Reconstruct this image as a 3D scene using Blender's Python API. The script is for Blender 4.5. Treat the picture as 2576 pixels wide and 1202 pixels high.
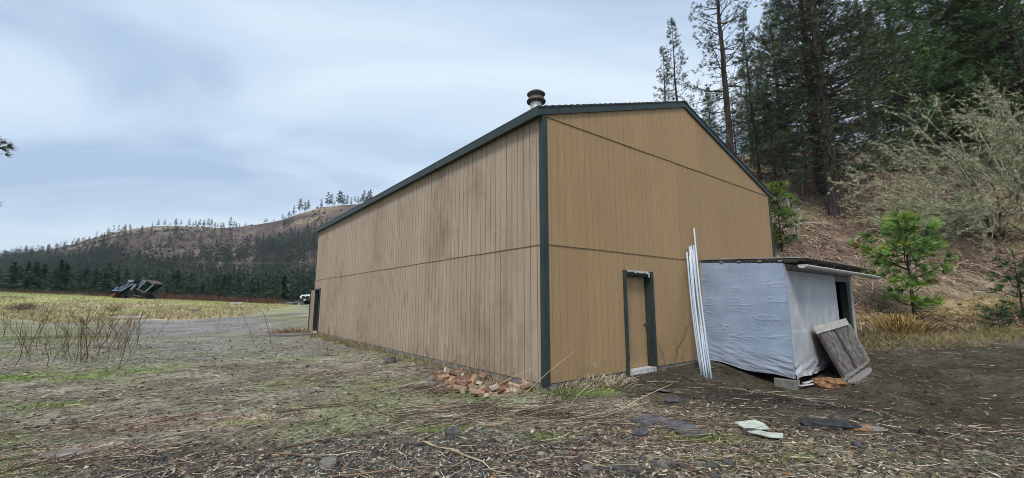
import bpy, math, random
import numpy as np
from mathutils import Vector, Matrix

for o in list(bpy.data.objects):
    bpy.data.objects.remove(o)
SC = bpy.context.scene
COL = SC.collection
rng = np.random.default_rng(11)
rnd = random.Random(11)
R = math.radians

# ------------------------------------------------------------------ camera
F_PX, W_PX, H_PX = 1052.0, 2575.0, 1202.0
PITCH = math.atan((758 - H_PX / 2) / F_PX)
CAM_H = 1.52
cam = bpy.data.cameras.new('camera')
cam.sensor_width = 36
cam.lens = F_PX / W_PX * 36
cam.clip_start = 0.05
cam.clip_end = 9000
camo = bpy.data.objects.new('camera', cam)
COL.objects.link(camo)
camo.location = (0, 0, CAM_H)
camo.rotation_euler = (math.pi / 2 + PITCH, 0, 0)
SC.camera = camo

# ------------------------------------------------------------------ sky
SUN_EL, SUN_AZ = 52, 199          # azimuth clockwise from +Y (view direction)
world = bpy.data.worlds.new('World')
SC.world = world
world.use_nodes = True
nt = world.node_tree
nt.nodes.clear()
def wn(t, **k):
    n = nt.nodes.new(t)
    for a, b in k.items():
        setattr(n, a, b)
    return n
wout = wn('ShaderNodeOutputWorld')
bg = wn('ShaderNodeBackground')
bg.inputs['Strength'].default_value = 0.08
nt.links.new(bg.outputs[0], wout.inputs[0])
sky = wn('ShaderNodeTexSky', sky_type='NISHITA', sun_disc=False)
sky.sun_elevation = R(SUN_EL)
sky.sun_rotation = R(SUN_AZ)
sky.air_density = 1.0
sky.dust_density = 1.5
tc = wn('ShaderNodeTexCoord')
sep = wn('ShaderNodeSeparateXYZ')
nt.links.new(tc.outputs['Generated'], sep.inputs[0])
# project view directions onto a flat cloud deck
zc = wn('ShaderNodeMath', operation='ABSOLUTE'); nt.links.new(sep.outputs[2], zc.inputs[0])
za = wn('ShaderNodeMath', operation='ADD'); nt.links.new(zc.outputs[0], za.inputs[0]); za.inputs[1].default_value = 0.16
dx = wn('ShaderNodeMath', operation='DIVIDE'); nt.links.new(sep.outputs[0], dx.inputs[0]); nt.links.new(za.outputs[0], dx.inputs[1])
dy = wn('ShaderNodeMath', operation='DIVIDE'); nt.links.new(sep.outputs[1], dy.inputs[0]); nt.links.new(za.outputs[0], dy.inputs[1])
cmb = wn('ShaderNodeCombineXYZ'); nt.links.new(dx.outputs[0], cmb.inputs[0]); nt.links.new(dy.outputs[0], cmb.inputs[1])
mp = wn('ShaderNodeMapping'); nt.links.new(cmb.outputs[0], mp.inputs[0])
mp.inputs['Rotation'].default_value = (0, 0, R(-35)); mp.inputs['Scale'].default_value = (0.75, 1.5, 1)
mp.inputs['Location'].default_value = (2.3, 0.9, 0)
n1 = wn('ShaderNodeTexNoise'); nt.links.new(mp.outputs[0], n1.inputs['Vector'])
n1.inputs['Scale'].default_value = 0.9; n1.inputs['Detail'].default_value = 5.5; n1.inputs['Roughness'].default_value = 0.5; n1.inputs['Distortion'].default_value = 0.5
cr = wn('ShaderNodeValToRGB'); nt.links.new(n1.outputs['Fac'], cr.inputs[0])
cr.color_ramp.elements[0].position = 0.33; cr.color_ramp.elements[0].color = (3.2, 4.25, 5.7, 1)
cr.color_ramp.elements[1].position = 0.66; cr.color_ramp.elements[1].color = (6.0, 6.85, 7.6, 1)
e = cr.color_ramp.elements.new(0.50); e.color = (4.7, 5.75, 7.0, 1)
mixs = wn('ShaderNodeMix', data_type='RGBA')
nt.links.new(sky.outputs[0], mixs.inputs['A']); nt.links.new(cr.outputs[0], mixs.inputs['B'])
mixs.inputs['Factor'].default_value = 0.9
nt.links.new(mixs.outputs['Result'], bg.inputs['Color'])

# ------------------------------------------------------------------ sun (veiled by cloud)
sl = bpy.data.lights.new('sun', 'SUN')
sl.energy = 1.5
sl.angle = R(14)
sl.color = (1.0, 0.94, 0.86)
so = bpy.data.objects.new('sun', sl)
COL.objects.link(so)
so.location = (0, -10, 40)
sd = Vector((math.sin(R(SUN_AZ)) * math.cos(R(SUN_EL)), math.cos(R(SUN_AZ)) * math.cos(R(SUN_EL)), math.sin(R(SUN_EL))))
so.rotation_euler = sd.to_track_quat('Z', 'Y').to_euler()

SC.view_settings.view_transform = 'Standard'
SC.view_settings.look = 'None'
SC.view_settings.gamma = 1
SC.view_settings.exposure = 0.84
SC.render.engine = 'CYCLES'
SC.cycles.use_denoising = True
SC.cycles.max_bounces = 5
SC.cycles.diffuse_bounces = 3
SC.cycles.transparent_max_bounces = 4
SC.cycles.volume_bounces = 0
SC.cycles.filter_width = 0.95
SC.cycles.denoising_prefilter = 'ACCURATE'

# ================================================================== helpers
def noise2(x, y, scale, seed=0, octaves=4, rough=0.5):
    """value noise, vectorised, 0..1"""
    x = np.asarray(x, float) / scale
    y = np.asarray(y, float) / scale
    out = 0.0
    amp, tot = 1.0, 0.0
    for o in range(octaves):
        xi = np.floor(x).astype(np.int64); yi = np.floor(y).astype(np.int64)
        fx = x - xi; fy = y - yi
        fx = fx * fx * (3 - 2 * fx); fy = fy * fy * (3 - 2 * fy)
        def h(a, b):
            n = (a * 374761393 + b * 668265263 + (seed + o * 17) * 2147483647) & 0xFFFFFFFF
            n = ((n ^ (n >> 13)) * 1274126177) & 0xFFFFFFFF
            return ((n ^ (n >> 16)) & 0xFFFF) / 65535.0
        v = (h(xi, yi) * (1 - fx) + h(xi + 1, yi) * fx) * (1 - fy) + (h(xi, yi + 1) * (1 - fx) + h(xi + 1, yi + 1) * fx) * fy
        out = out + v * amp
        tot += amp
        amp *= rough
        x = x * 2.03 + 11.3; y = y * 2.03 + 5.7
    return out / tot

def sst(a, b, v):
    t = np.clip((np.asarray(v, float) - a) / (b - a), 0, 1)
    return t * t * (3 - 2 * t)

# building frame
CX, CY = 0.62, 8.05
D2 = np.array([0.7912, 0.6115]); D1 = np.array([-0.6115, 0.7912])
def bp(s, t, z):
    """building coordinates: s along the gable wall, t along the long wall"""
    return (CX + s * D2[0] + t * D1[0], CY + s * D2[1] + t * D1[1], z)

def smin(a, b, k=2.0):
    h = np.clip(0.5 + 0.5 * (b - a) / k, 0, 1)
    return b * (1 - h) + a * h - k * h * (1 - h)

def terrain(x, y, micro=True):
    x = np.asarray(x, float); y = np.asarray(y, float)
    s = (x - CX) * D2[0] + (y - CY) * D2[1]
    t = (x - CX) * D1[0] + (y - CY) * D1[1]
    z = -0.13 + 0 * x
    z = z + sst(2.5, 5.5, s) * np.maximum(sst(0, 2, -t), sst(10.5, 11.5, s)) * (-0.42 + 0.080 * np.clip(s - 5.85, 0, 14))
    u1 = y - 15.4 + 0.02 * (x - 12)
    u2 = (x - 10.2) * D2[0] + (y - 14.8) * D2[1]
    u3 = (x + 0.3 * y) * 0.95
    u = smin(smin(u1, u2), u3)
    uu = np.minimum(u, 20.0)
    hz = 0.58 * ((np.sqrt(uu * uu + 3.0) + uu) / 2) + 0.40 * np.clip(u - 20.0, 0, 70) + 0.1 * np.clip(u - 90, 0, 400)
    z = z + np.where(u > -14, hz * sst(-14, -2, u), 0)
    lf = sst(0, -14, x)
    f = sst(20, 58, y) * np.clip(1.22 + 0.043 * (-x - 34.6), 0, 9) * lf
    f = f - 9.0 * sst(64, 130, y) * sst(-1, -9, u) * lf
    z = z + f
    if micro:
        near = sst(60, 25, np.hypot(x, y))
        z = z + ((noise2(x, y, 2.3, 3) - 0.5) * 0.12 + (noise2(x, y, 0.35, 5, 3) - 0.5) * 0.045) * near
        z = z + (noise2(x, y, 7, 9) - 0.5) * 0.5 * sst(2, 6, u)
    return z
def tz(x, y):
    return float(terrain(np.array([x]), np.array([y]))[0])

def ray(px, py):
    vx, vz = (px - W_PX / 2) / F_PX, -(py - H_PX / 2) / F_PX
    c, s = math.cos(PITCH), math.sin(PITCH)
    return (vx, c - vz * s, s + vz * c)
def at(px, py, Y):
    r = ray(px, py)
    k = Y / r[1]
    return (r[0] * k, Y, CAM_H + r[2] * k)
def hit(px, py, far=200):
    """where the ground lies under a direction seen from the path"""
    r = ray(px, py)
    ys = np.geomspace(2, far, 700)
    k = ys / r[1]
    d = (CAM_H + r[2] * k) - terrain(r[0] * k, ys, False)
    i = int(np.argmax(d < 0)) if (d < 0).any() else len(ys) - 1
    Y = float(ys[i])
    X = float(r[0] * Y / r[1])
    return X, Y, tz(X, Y)

# ---- objects
def link(o, parent=None):
    COL.objects.link(o)
    if parent is not None:
        o.parent = parent
    return o
def tag(o, label=None, cat=None, group=None, kind=None):
    if label: o['label'] = label
    if cat: o['category'] = cat
    if group: o['group'] = group
    if kind: o['kind'] = kind
    return o
def thing(name, label, cat, loc=(0, 0, 0), rot=(0, 0, 0), group=None):
    o = bpy.data.objects.new(name, None)
    o.empty_display_size = 0.2
    o.location = loc
    o.rotation_euler = rot
    link(o)
    return tag(o, label, cat, group)
def copy_tree(o, parent=None):
    c = o.copy()
    link(c)
    c.parent = parent
    for ch in o.children:
        copy_tree(ch, c)
    return c

def npmesh(name, V, F, mats, col=None, smooth=False, midx=None):
    V = np.asarray(V, np.float32); F = np.asarray(F, np.int32)
    me = bpy.data.meshes.new(name)
    n, k = F.shape
    me.vertices.add(len(V)); me.vertices.foreach_set('co', V.ravel())
    me.loops.add(n * k); me.loops.foreach_set('vertex_index', F.ravel())
    me.polygons.add(n)
    me.polygons.foreach_set('loop_start', np.arange(0, n * k, k, dtype=np.int32))
    me.polygons.foreach_set('loop_total', np.full(n, k, np.int32))
    if smooth:
        me.polygons.foreach_set('use_smooth', np.ones(n, bool))
    for m in (mats if isinstance(mats, (list, tuple)) else [mats]):
        me.materials.append(m)
    if midx is not None:
        me.polygons.foreach_set('material_index', np.asarray(midx, np.int32))
    me.update(calc_edges=True)
    if col is not None:
        a = me.color_attributes.new('Col', 'FLOAT_COLOR', 'POINT')
        c = np.ones((len(V), 4), np.float32); c[:, :3] = col
        a.data.foreach_set('color', c.ravel())
    me.validate()
    return me
def npobj(name, V, F, mats, parent=None, **k):
    return link(bpy.data.objects.new(name, npmesh(name, V, F, mats, **k)), parent)

class MB:
    def __init__(s):
        s.v, s.f, s.m = [], [], []
        s.mi = 0
    def add(s, V, F):
        b = len(s.v)
        s.v += [tuple(p) for p in V]
        for f in F:
            s.f.append(tuple(i + b for i in f)); s.m.append(s.mi)
        return s
    def par(s, o, a, b, c):
        """box from corner o with edge vectors a, b, c"""
        o, a, b, c = map(Vector, (o, a, b, c))
        V = [o, o + a, o + a + b, o + b, o + c, o + a + c, o + a + b + c, o + b + c]
        F = [(0, 3, 2, 1), (4, 5, 6, 7), (0, 1, 5, 4), (1, 2, 6, 5), (2, 3, 7, 6), (3, 0, 4, 7)]
        if a.cross(b).dot(c) < 0:
            F = [f[::-1] for f in F]
        return s.add(V, F)
    def box(s, c, d, rot=None):
        M = rot if rot is not None else Matrix.Identity(3)
        a, b, e = M @ Vector((d[0], 0, 0)), M @ Vector((0, d[1], 0)), M @ Vector((0, 0, d[2]))
        return s.par(Vector(c) - (a + b + e) / 2, a, b, e)
    def prism(s, poly, ext):
        """polygon (list of 3D points) pushed along ext"""
        n = len(poly); e = Vector(ext)
        V = [Vector(p) for p in poly]; V += [p + e for p in V[:n]]
        nrm = Vector((0, 0, 0))
        for i in range(n):
            nrm += V[i].cross(V[(i + 1) % n])
        F = [tuple(range(n))[::-1], tuple(range(n, 2 * n))] + [(i, (i + 1) % n, (i + 1) % n + n, i + n) for i in range(n)]
        if nrm.dot(e) < 0:
            F = [f[::-1] for f in F]
        return s.add(V, F)
    def tube(s, pts, rad, n=6, cap=True):
        pts = [Vector(p) for p in pts]
        if not isinstance(rad, (list, tuple)): rad = [rad] * len(pts)
        V, F = [], []
        up = Vector((0.13, 0.27, 0.95))
        for i, p in enumerate(pts):
            d = (pts[min(i + 1, len(pts) - 1)] - pts[max(i - 1, 0)]).normalized()
            a = d.cross(up)
            if a.length < 1e-3: a = d.cross(Vector((1, 0, 0)))
            a.normalize(); b = d.cross(a)
            for k in range(n):
                w = 2 * math.pi * k / n
                V.append(p + (a * math.cos(w) + b * math.sin(w)) * rad[i])
        for i in range(len(pts) - 1):
            for k in range(n):
                F.append((i * n + k, (i + 1) * n + k, (i + 1) * n + (k + 1) % n, i * n + (k + 1) % n))
        if cap:
            F.append(tuple(range(n))); F.append(tuple(range((len(pts) - 1) * n, len(pts) * n))[::-1])
        return s.add(V, F)
    def lathe(s, prof, c, n=24):
        """prof: (r, z) list, about a vertical axis at c"""
        V, F = [], []
        for r, z in prof:
            for k in range(n):
                w = 2 * math.pi * k / n
                V.append((c[0] + r * math.cos(w), c[1] + r * math.sin(w), c[2] + z))
        for i in range(len(prof) - 1):
            for k in range(n):
                F.append((i * n + k, i * n + (k + 1) % n, (i + 1) * n + (k + 1) % n, (i + 1) * n + k))
        return s.add(V, F)
    def build(s, name, mats, parent=None, smooth=False, world=True, bevel=0.0):
        me = bpy.data.meshes.new(name)
        off = Vector(parent.location) if (parent is not None and world) else Vector((0, 0, 0))
        me.from_pydata([tuple(Vector(p) - off) for p in s.v], [], s.f)
        for m in (mats if isinstance(mats, (list, tuple)) else [mats]):
            me.materials.append(m)
        me.polygons.foreach_set('material_index', s.m)
        if smooth:
            me.polygons.foreach_set('use_smooth', [True] * len(s.f))
        me.update()
        o = link(bpy.data.objects.new(name, me), parent)
        if bevel:
            b = o.modifiers.new('bevel', 'BEVEL'); b.width = bevel; b.segments = 2; b.limit_method = 'ANGLE'
        return o

# ================================================================== materials
def newmat(name):
    m = bpy.data.materials.new(name)
    m.use_nodes = True
    t = m.node_tree
    b = t.nodes['Principled BSDF']
    return m, t, b
def nd(t, typ, **k):
    n = t.nodes.new(typ)
    for a, v in k.items():
        setattr(n, a, v)
    return n
def coords(t, src, scale):
    if src == 'World':
        g = nd(t, 'ShaderNodeNewGeometry'); v = g.outputs['Position']
    else:
        g = nd(t, 'ShaderNodeTexCoord'); v = g.outputs['Object']
    m = nd(t, 'ShaderNodeMapping')
    m.inputs['Scale'].default_value = scale
    t.links.new(v, m.inputs[0])
    return m.outputs[0]
def noise_node(t, vec, scale, detail=5, rough=0.55):
    n = nd(t, 'ShaderNodeTexNoise')
    n.inputs['Scale'].default_value = scale; n.inputs['Detail'].default_value = detail; n.inputs['Roughness'].default_value = rough
    t.links.new(vec, n.inputs['Vector'])
    return n.outputs['Fac']
def ramp(t, fac, stops):
    r = nd(t, 'ShaderNodeValToRGB')
    els = r.color_ramp.elements
    while len(els) < len(stops): els.new(0.5)
    for e, (p, c) in zip(els, stops):
        e.position = p; e.color = (*c, 1) if len(c) == 3 else c
    t.links.new(fac, r.inputs[0])
    return r.outputs[0]
def mixc(t, a, b, fac, mode='MIX'):
    m = nd(t, 'ShaderNodeMix', data_type='RGBA', blend_type=mode)
    for key, v in (('A', a), ('B', b), ('Factor', fac)):
        if isinstance(v, (int, float)): m.inputs[key].default_value = v
        elif isinstance(v, tuple): m.inputs[key].default_value = (*v, 1)
        else: t.links.new(v, m.inputs[key])
    return m.outputs['Result']
def bump(t, b, fac, strength, dist):
    n = nd(t, 'ShaderNodeBump')
    n.inputs['Strength'].default_value = strength; n.inputs['Distance'].default_value = dist
    t.links.new(fac, n.inputs['Height'])
    t.links.new(n.outputs[0], b.inputs['Normal'])

def mat(name, c1, c2=None, scale=6, rough=0.8, src='Object', stretch=(1, 1, 1), bstr=0.0, bdist=0.01, bscale=None, spec=0.3, metal=0.0, lo=0.35, hi=0.65, vary=0.0):
    m, t, b = newmat(name)
    v = coords(t, src, stretch)
    f = noise_node(t, v, scale)
    col = ramp(t, f, [(lo, c1), (hi, c2 or c1)])
    if vary:
        oi = nd(t, 'ShaderNodeObjectInfo')
        hs = nd(t, 'ShaderNodeHueSaturation')
        mr = nd(t, 'ShaderNodeMapRange'); t.links.new(oi.outputs['Random'], mr.inputs[0])
        mr.inputs[3].default_value = 1 - vary; mr.inputs[4].default_value = 1 + vary
        t.links.new(mr.outputs[0], hs.inputs['Value']); t.links.new(col, hs.inputs['Color'])
        col = hs.outputs[0]
    t.links.new(col, b.inputs['Base Color'])
    b.inputs['Roughness'].default_value = rough
    b.inputs['Specular IOR Level'].default_value = spec
    b.inputs['Metallic'].default_value = metal
    if bstr:
        f2 = noise_node(t, v, bscale or scale * 3)
        bump(t, b, f2, bstr, bdist)
    return m

def attr_mat(name, rough=0.9, spec=0.15, nscale=0, namp=0.35, bstr=0.0, bscale=20, bdist=0.02, transl=0.0, vary=0.0):
    """colour per piece from the mesh, with grain on top"""
    m, t, b = newmat(name)
    a = nd(t, 'ShaderNodeAttribute', attribute_name='Col')
    col = a.outputs['Color']
    v = coords(t, 'World', (1, 1, 1))
    if nscale:
        f = noise_node(t, v, nscale, 6, 0.65)
        g = ramp(t, f, [(0.25, (1 - namp,) * 3), (0.75, (1 + namp,) * 3)])
        col = mixc(t, col, g, 1.0, 'MULTIPLY')
    if vary:
        oi = nd(t, 'ShaderNodeObjectInfo')
        hs = nd(t, 'ShaderNodeHueSaturation')
        mr = nd(t, 'ShaderNodeMapRange'); t.links.new(oi.outputs['Random'], mr.inputs[0])
        mr.inputs[3].default_value = 1 - vary; mr.inputs[4].default_value = 1 + vary
        t.links.new(mr.outputs[0], hs.inputs['Value']); t.links.new(col, hs.inputs['Color'])
        col = hs.outputs[0]
    t.links.new(col, b.inputs['Base Color'])
    b.inputs['Roughness'].default_value = rough
    b.inputs['Specular IOR Level'].default_value = spec
    if bstr:
        bump(t, b, noise_node(t, v, bscale, 6, 0.6), bstr, bdist)
    return m

M = {}
# painted rough-sawn siding
def siding(name, base, stain, faded, stain_amt, grain):
    m, t, b = newmat(name)
    v = coords(t, 'World', (1, 1, 1))
    vs = coords(t, 'World', (7, 7, 0.35))
    big = noise_node(t, coords(t, 'World', (1, 1, 0.6)), 0.7, 7, 0.72)
    strk = noise_node(t, vs, 1.1, 4, 0.6)
    col = mixc(t, base, faded, ramp(t, strk, [(0.35, (0, 0, 0)), (0.7, (1, 1, 1))]))
    mul = nd(t, 'ShaderNodeMath', operation='MULTIPLY')
    t.links.new(ramp(t, big, [(0.5, (0, 0, 0)), (0.72, (1, 1, 1))]), mul.inputs[0])
    mul.inputs[1].default_value = stain_amt
    col = mixc(t, col, stain, mul.outputs[0])
    fine = noise_node(t, coords(t, 'World', (1, 1, 0.25)), 90, 3, 0.6)
    col = mixc(t, col, ramp(t, fine, [(0.2, (1 - grain,) * 3), (0.8, (1 + grain,) * 3)]), 1.0, 'MULTIPLY')
    oi = nd(t, 'ShaderNodeObjectInfo'); hs = nd(t, 'ShaderNodeHueSaturation'); mr = nd(t, 'ShaderNodeMapRange')
    t.links.new(oi.outputs['Random'], mr.inputs[0]); mr.inputs[3].default_value = 0.93; mr.inputs[4].default_value = 1.05
    t.links.new(mr.outputs[0], hs.inputs['Value']); t.links.new(col, hs.inputs['Color']); col = hs.outputs[0]
    ge = nd(t, 'ShaderNodeNewGeometry')
    def along(vec, off):
        d = nd(t, 'ShaderNodeVectorMath', operation='DOT_PRODUCT'); t.links.new(ge.outputs['Position'], d.inputs[0]); d.inputs[1].default_value = vec
        a_ = nd(t, 'ShaderNodeMath', operation='SUBTRACT'); t.links.new(d.outputs['Value'], a_.inputs[0]); a_.inputs[1].default_value = off
        return a_.outputs[0]
    def rng_(v_, a0, a1, b0, b1):
        m_ = nd(t, 'ShaderNodeMapRange'); t.links.new(v_, m_.inputs[0])
        for i_, q_ in zip((1, 2, 3, 4), (a0, a1, b0, b1)): m_.inputs[i_].default_value = q_
        return m_.outputs[0]
    def mul_(a_, b_):
        m_ = nd(t, 'ShaderNodeMath', operation='MULTIPLY'); t.links.new(a_, m_.inputs[0])
        if isinstance(b_, float): m_.inputs[1].default_value = b_
        else: t.links.new(b_, m_.inputs[1])
        return m_.outputs[0]
    tt = along((D1[0], D1[1], 0), CX * D1[0] + CY * D1[1]); zz_ = along((0, 0, 1), 0.0)
    absn = nd(t, 'ShaderNodeMath', operation='ABSOLUTE'); sub = nd(t, 'ShaderNodeMath', operation='SUBTRACT'); t.links.new(tt, sub.inputs[0]); sub.inputs[1].default_value = 16.45; t.links.new(sub.outputs[0], absn.inputs[0])
    rust = mul_(mul_(rng_(absn.outputs[0], 0.03, 0.20, 1.0, 0.0), rng_(zz_, 1.25, 0.7, 0.0, 0.8)), noise_node(t, vs, 2.0, 3))
    col = mixc(t, col, (0.36, 0.15, 0.03), rust)
    low = mul_(rng_(zz_, 0.45, 0.02, 0.0, 0.7), ramp(t, noise_node(t, v, 2.6, 6, 0.7), [(0.5, (0, 0, 0)), (0.7, (1, 1, 1))]))
    col = mixc(t, col, (0.20, 0.15, 0.10), low)
    bare = mul_(rng_(zz_, 0.30, 0.22, 0.0, 1.0), ramp(t, noise_node(t, v, 3.2, 3, 0.5), [(0.66, (0, 0, 0)), (0.68, (1, 1, 1))]))
    col = mixc(t, col, (0.36, 0.38, 0.40), bare)
    t.links.new(col, b.inputs['Base Color'])
    b.inputs['Roughness'].default_value = 0.75
    b.inputs['Specular IOR Level'].default_value = 0.2
    bump(t, b, noise_node(t, coords(t, 'World', (1, 1, 0.12)), 70, 4, 0.7), 0.5, 0.004)
    return m
M['siding_gable'] = siding('tan_siding', (0.365, 0.242, 0.126), (0.26, 0.165, 0.088), (0.39, 0.266, 0.146), 0.4, 0.1)
M['siding_long'] = siding('grey_tan_siding', (0.345, 0.265, 0.193), (0.24, 0.158, 0.097), (0.42, 0.335, 0.258), 0.8, 0.22)  # greyer tan for the long wall
M['groove'] = mat('groove', (0.27, 0.18, 0.095), (0.34, 0.23, 0.125), 8, 0.9, 'World')
M['groove_long'] = mat('long_wall_groove', (0.14, 0.095, 0.06), (0.25, 0.175, 0.12), 5, 0.9, 'World')  # darker groove colour for the long wall
M['trim'] = mat('dark_green_paint', (0.019, 0.034, 0.033), (0.036, 0.052, 0.048), 5, 0.5, 'World', (1, 1, 0.3), 0.25, 0.003, 40)
M['roof'] = mat('dark_roofing', (0.03, 0.035, 0.036), (0.06, 0.06, 0.058), 9, 0.8, 'World', bstr=0.3, bdist=0.01)
M['concrete'] = mat('foundation_concrete', (0.14, 0.138, 0.13), (0.26, 0.255, 0.24), 4, 0.9, 'World', bstr=0.4, bdist=0.006, bscale=30)
M['galv'] = mat('galvanised_metal', (0.42, 0.42, 0.41), (0.56, 0.55, 0.53), 6, 0.45, 'Object', metal=0.6)
M['old_tin'] = mat('weathered_tin', (0.16, 0.155, 0.15), (0.30, 0.29, 0.275), 5, 0.6, 'World', metal=0.3)
M['vent_dark'] = mat('weathered_vent_metal', (0.075, 0.065, 0.062), (0.12, 0.10, 0.09), 10, 0.55, 'Object', metal=0.4)
M['brass'] = mat('tarnished_brass', (0.18, 0.10, 0.04), (0.35, 0.24, 0.10), 30, 0.35, metal=0.9)
M['dark'] = mat('interior_shade', (0.012, 0.012, 0.012), (0.02, 0.02, 0.018), 4, 0.9)  # near-black colour stands in for shade inside the walls and shed
M['white_worn'] = mat('worn_white_paint', (0.36, 0.35, 0.33), (0.62, 0.62, 0.61), 12, 0.6, 'World')
M['pvc'] = mat('weathered_pvc', (0.40, 0.49, 0.60), (0.60, 0.67, 0.75), 4, 0.35, 'Object', (6, 6, 0.7), spec=0.4, vary=0.12)
def wrapmat():
    m, t, b = newmat('house_wrap')
    v = coords(t, 'World', (1, 1, 1))
    f = noise_node(t, v, 2.2, 5, 0.6)
    col = ramp(t, f, [(0.3, (0.25, 0.32, 0.44)), (0.7, (0.35, 0.43, 0.56))])
    z = nd(t, 'ShaderNodeSeparateXYZ'); g = nd(t, 'ShaderNodeNewGeometry'); t.links.new(g.outputs['Position'], z.inputs[0])
    mr = nd(t, 'ShaderNodeMapRange'); t.links.new(z.outputs[2], mr.inputs[0])
    mr.inputs[1].default_value = -0.3; mr.inputs[2].default_value = 0.35; mr.inputs[3].default_value = 0.75; mr.inputs[4].default_value = 0.0
    mu = nd(t, 'ShaderNodeMath', operation='MULTIPLY'); t.links.new(mr.outputs[0], mu.inputs[0]); t.links.new(noise_node(t, v, 5, 5), mu.inputs[1])
    col = mixc(t, col, (0.25, 0.19, 0.13), mu.outputs[0])   # splashed mud along the hem
    t.links.new(col, b.inputs['Base Color'])
    b.inputs['Roughness'].default_value = 0.55
    b.inputs['Specular IOR Level'].default_value = 0.35
    bump(t, b, noise_node(t, coords(t, 'World', (1, 1, 8)), 4, 3), 0.15, 0.01)
    return m
M['wrap'] = wrapmat()
M['insul'] = mat('grey_board', (0.40, 0.41, 0.43), (0.53, 0.54, 0.56), 2.5, 0.8, 'World', (1, 1, 0.6), 0.15, 0.004, 60)
M['grey_wood'] = mat('weathered_wood', (0.12, 0.105, 0.095), (0.33, 0.315, 0.30), 5, 0.85, 'Object', (8, 8, 1.0), 0.6, 0.004, 20)
M['board_face'] = mat('rotting_plywood', (0.075, 0.062, 0.053), (0.30, 0.285, 0.28), 5.5, 0.85, 'World', (1.8, 1.8, 1), 0.5, 0.004, 25, lo=0.42, hi=0.75)
M['dark_wood'] = mat('dark_brown_wood', (0.045, 0.035, 0.028), (0.11, 0.085, 0.07), 6, 0.85, 'World', (2, 2, 1), 0.4, 0.003, 30)  # dark brown for the left and middle stiles
M['pale_wood'] = mat('pale_wood', (0.36, 0.34, 0.30), (0.50, 0.48, 0.44), 6, 0.85, 'World', (2, 2, 2), 0.4, 0.003, 40)
M['rot'] = mat('rotten_wood', (0.10, 0.055, 0.03), (0.36, 0.20, 0.09), 9, 0.95, 'World', (1, 1, 1), 0.8, 0.01, 30)
M['char'] = mat('charred_wood', (0.018, 0.018, 0.02), (0.05, 0.05, 0.055), 14, 0.85, 'World', bstr=0.8, bdist=0.01)
M['slate'] = mat('dark_shard', (0.05, 0.052, 0.06), (0.13, 0.13, 0.14), 8, 0.7, 'World', bstr=0.4, bdist=0.005)
M['mint'] = mat('pale_green_shard', (0.34, 0.39, 0.32), (0.54, 0.58, 0.50), 10, 0.7, 'World', bstr=0.2, bdist=0.003)
M['stone'] = mat('field_stone', (0.10, 0.094, 0.085), (0.24, 0.22, 0.20), 7, 0.9, 'Object', bstr=0.6, bdist=0.01, vary=0.3)
M['darkstone'] = mat('basalt_stone', (0.05, 0.05, 0.052), (0.14, 0.14, 0.13), 9, 0.85, 'Object', bstr=0.6, bdist=0.01)
def brickmat(name, c1, c2):
    return mat(name, c1, c2, 9, 0.92, 'Object', bstr=0.5, bdist=0.004, bscale=60, vary=0.25)
M['brick_a'] = brickmat('orange_brick', (0.20, 0.085, 0.055), (0.34, 0.18, 0.115))
M['brick_b'] = brickmat('pale_orange_brick', (0.32, 0.20, 0.13), (0.46, 0.32, 0.21))
M['brick_c'] = brickmat('dull_red_brick', (0.15, 0.085, 0.065), (0.26, 0.17, 0.13))
M['brick_d'] = brickmat('cream_brick', (0.36, 0.30, 0.23), (0.50, 0.45, 0.37))
M['bark'] = mat('pine_bark', (0.022, 0.019, 0.018), (0.085, 0.068, 0.057), 3.0, 0.95, 'Object', (3, 3, 0.5), 1.0, 0.03, 6, vary=0.25)
M['bark_red'] = mat('orange_pine_bark', (0.07, 0.035, 0.02), (0.30, 0.14, 0.06), 2.5, 0.95, 'Object', (3, 3, 0.5), 1.0, 0.03, 6)
M['snag'] = mat('bleached_wood', (0.22, 0.20, 0.18), (0.50, 0.48, 0.45), 4, 0.9, 'Object', (4, 4, 0.5))
M['twig'] = mat('bare_twigs', (0.075, 0.06, 0.048), (0.17, 0.145, 0.12), 3, 0.95, 'Object', vary=0.25)
M['stalk'] = mat('dead_stalk', (0.10, 0.06, 0.04), (0.22, 0.15, 0.10), 4, 0.95, 'Object', vary=0.35)
M['straw'] = mat('dry_straw', (0.36, 0.28, 0.15), (0.52, 0.44, 0.28), 5, 0.9, 'Object', vary=0.2)
M['piece'] = attr_mat('loose_pieces', 0.9, 0.15)
M['needle'] = attr_mat('pine_needles', 0.55, 0.25, vary=0.2)
M['leafy'] = attr_mat('grass_blades', 0.7, 0.15)
M['ground'] = attr_mat('ground_soil', 0.95, 0.12, 14.0, 0.75, 1.0, 30, 0.05)
M['forest'] = attr_mat('far_foliage', 0.8, 0.1, vary=0.25)
M['hill'] = attr_mat('hill_cover', 0.95, 0.05, 0.12, 0.55)

# ================================================================== ground
def spaced(lo, a, b, hi, fine, grow=1.09):
    core = list(np.arange(a, b + 1e-6, fine))
    up, d, v = [], fine, core[-1]
    while v < hi:
        d *= grow; v += d; up.append(v)
    dn, d, v = [], fine, core[0]
    while v > lo:
        d *= grow; v -= d; dn.append(v)
    return np.array(dn[::-1] + core + up)

def blob(x, y, cx, cy, rx, ry, ang=0, soft=0.5, seed=1, rag=0.6, rs=0.6):
    c, s = math.cos(ang), math.sin(ang)
    u = ((x - cx) * c + (y - cy) * s) / rx
    v = (-(x - cx) * s + (y - cy) * c) / ry
    d = np.hypot(u, v) + (noise2(x, y, rs, seed, 4, 0.6) - 0.5) * rag * 2
    return sst(1 + soft * 0.5, 1 - soft * 0.5, d)

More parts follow.
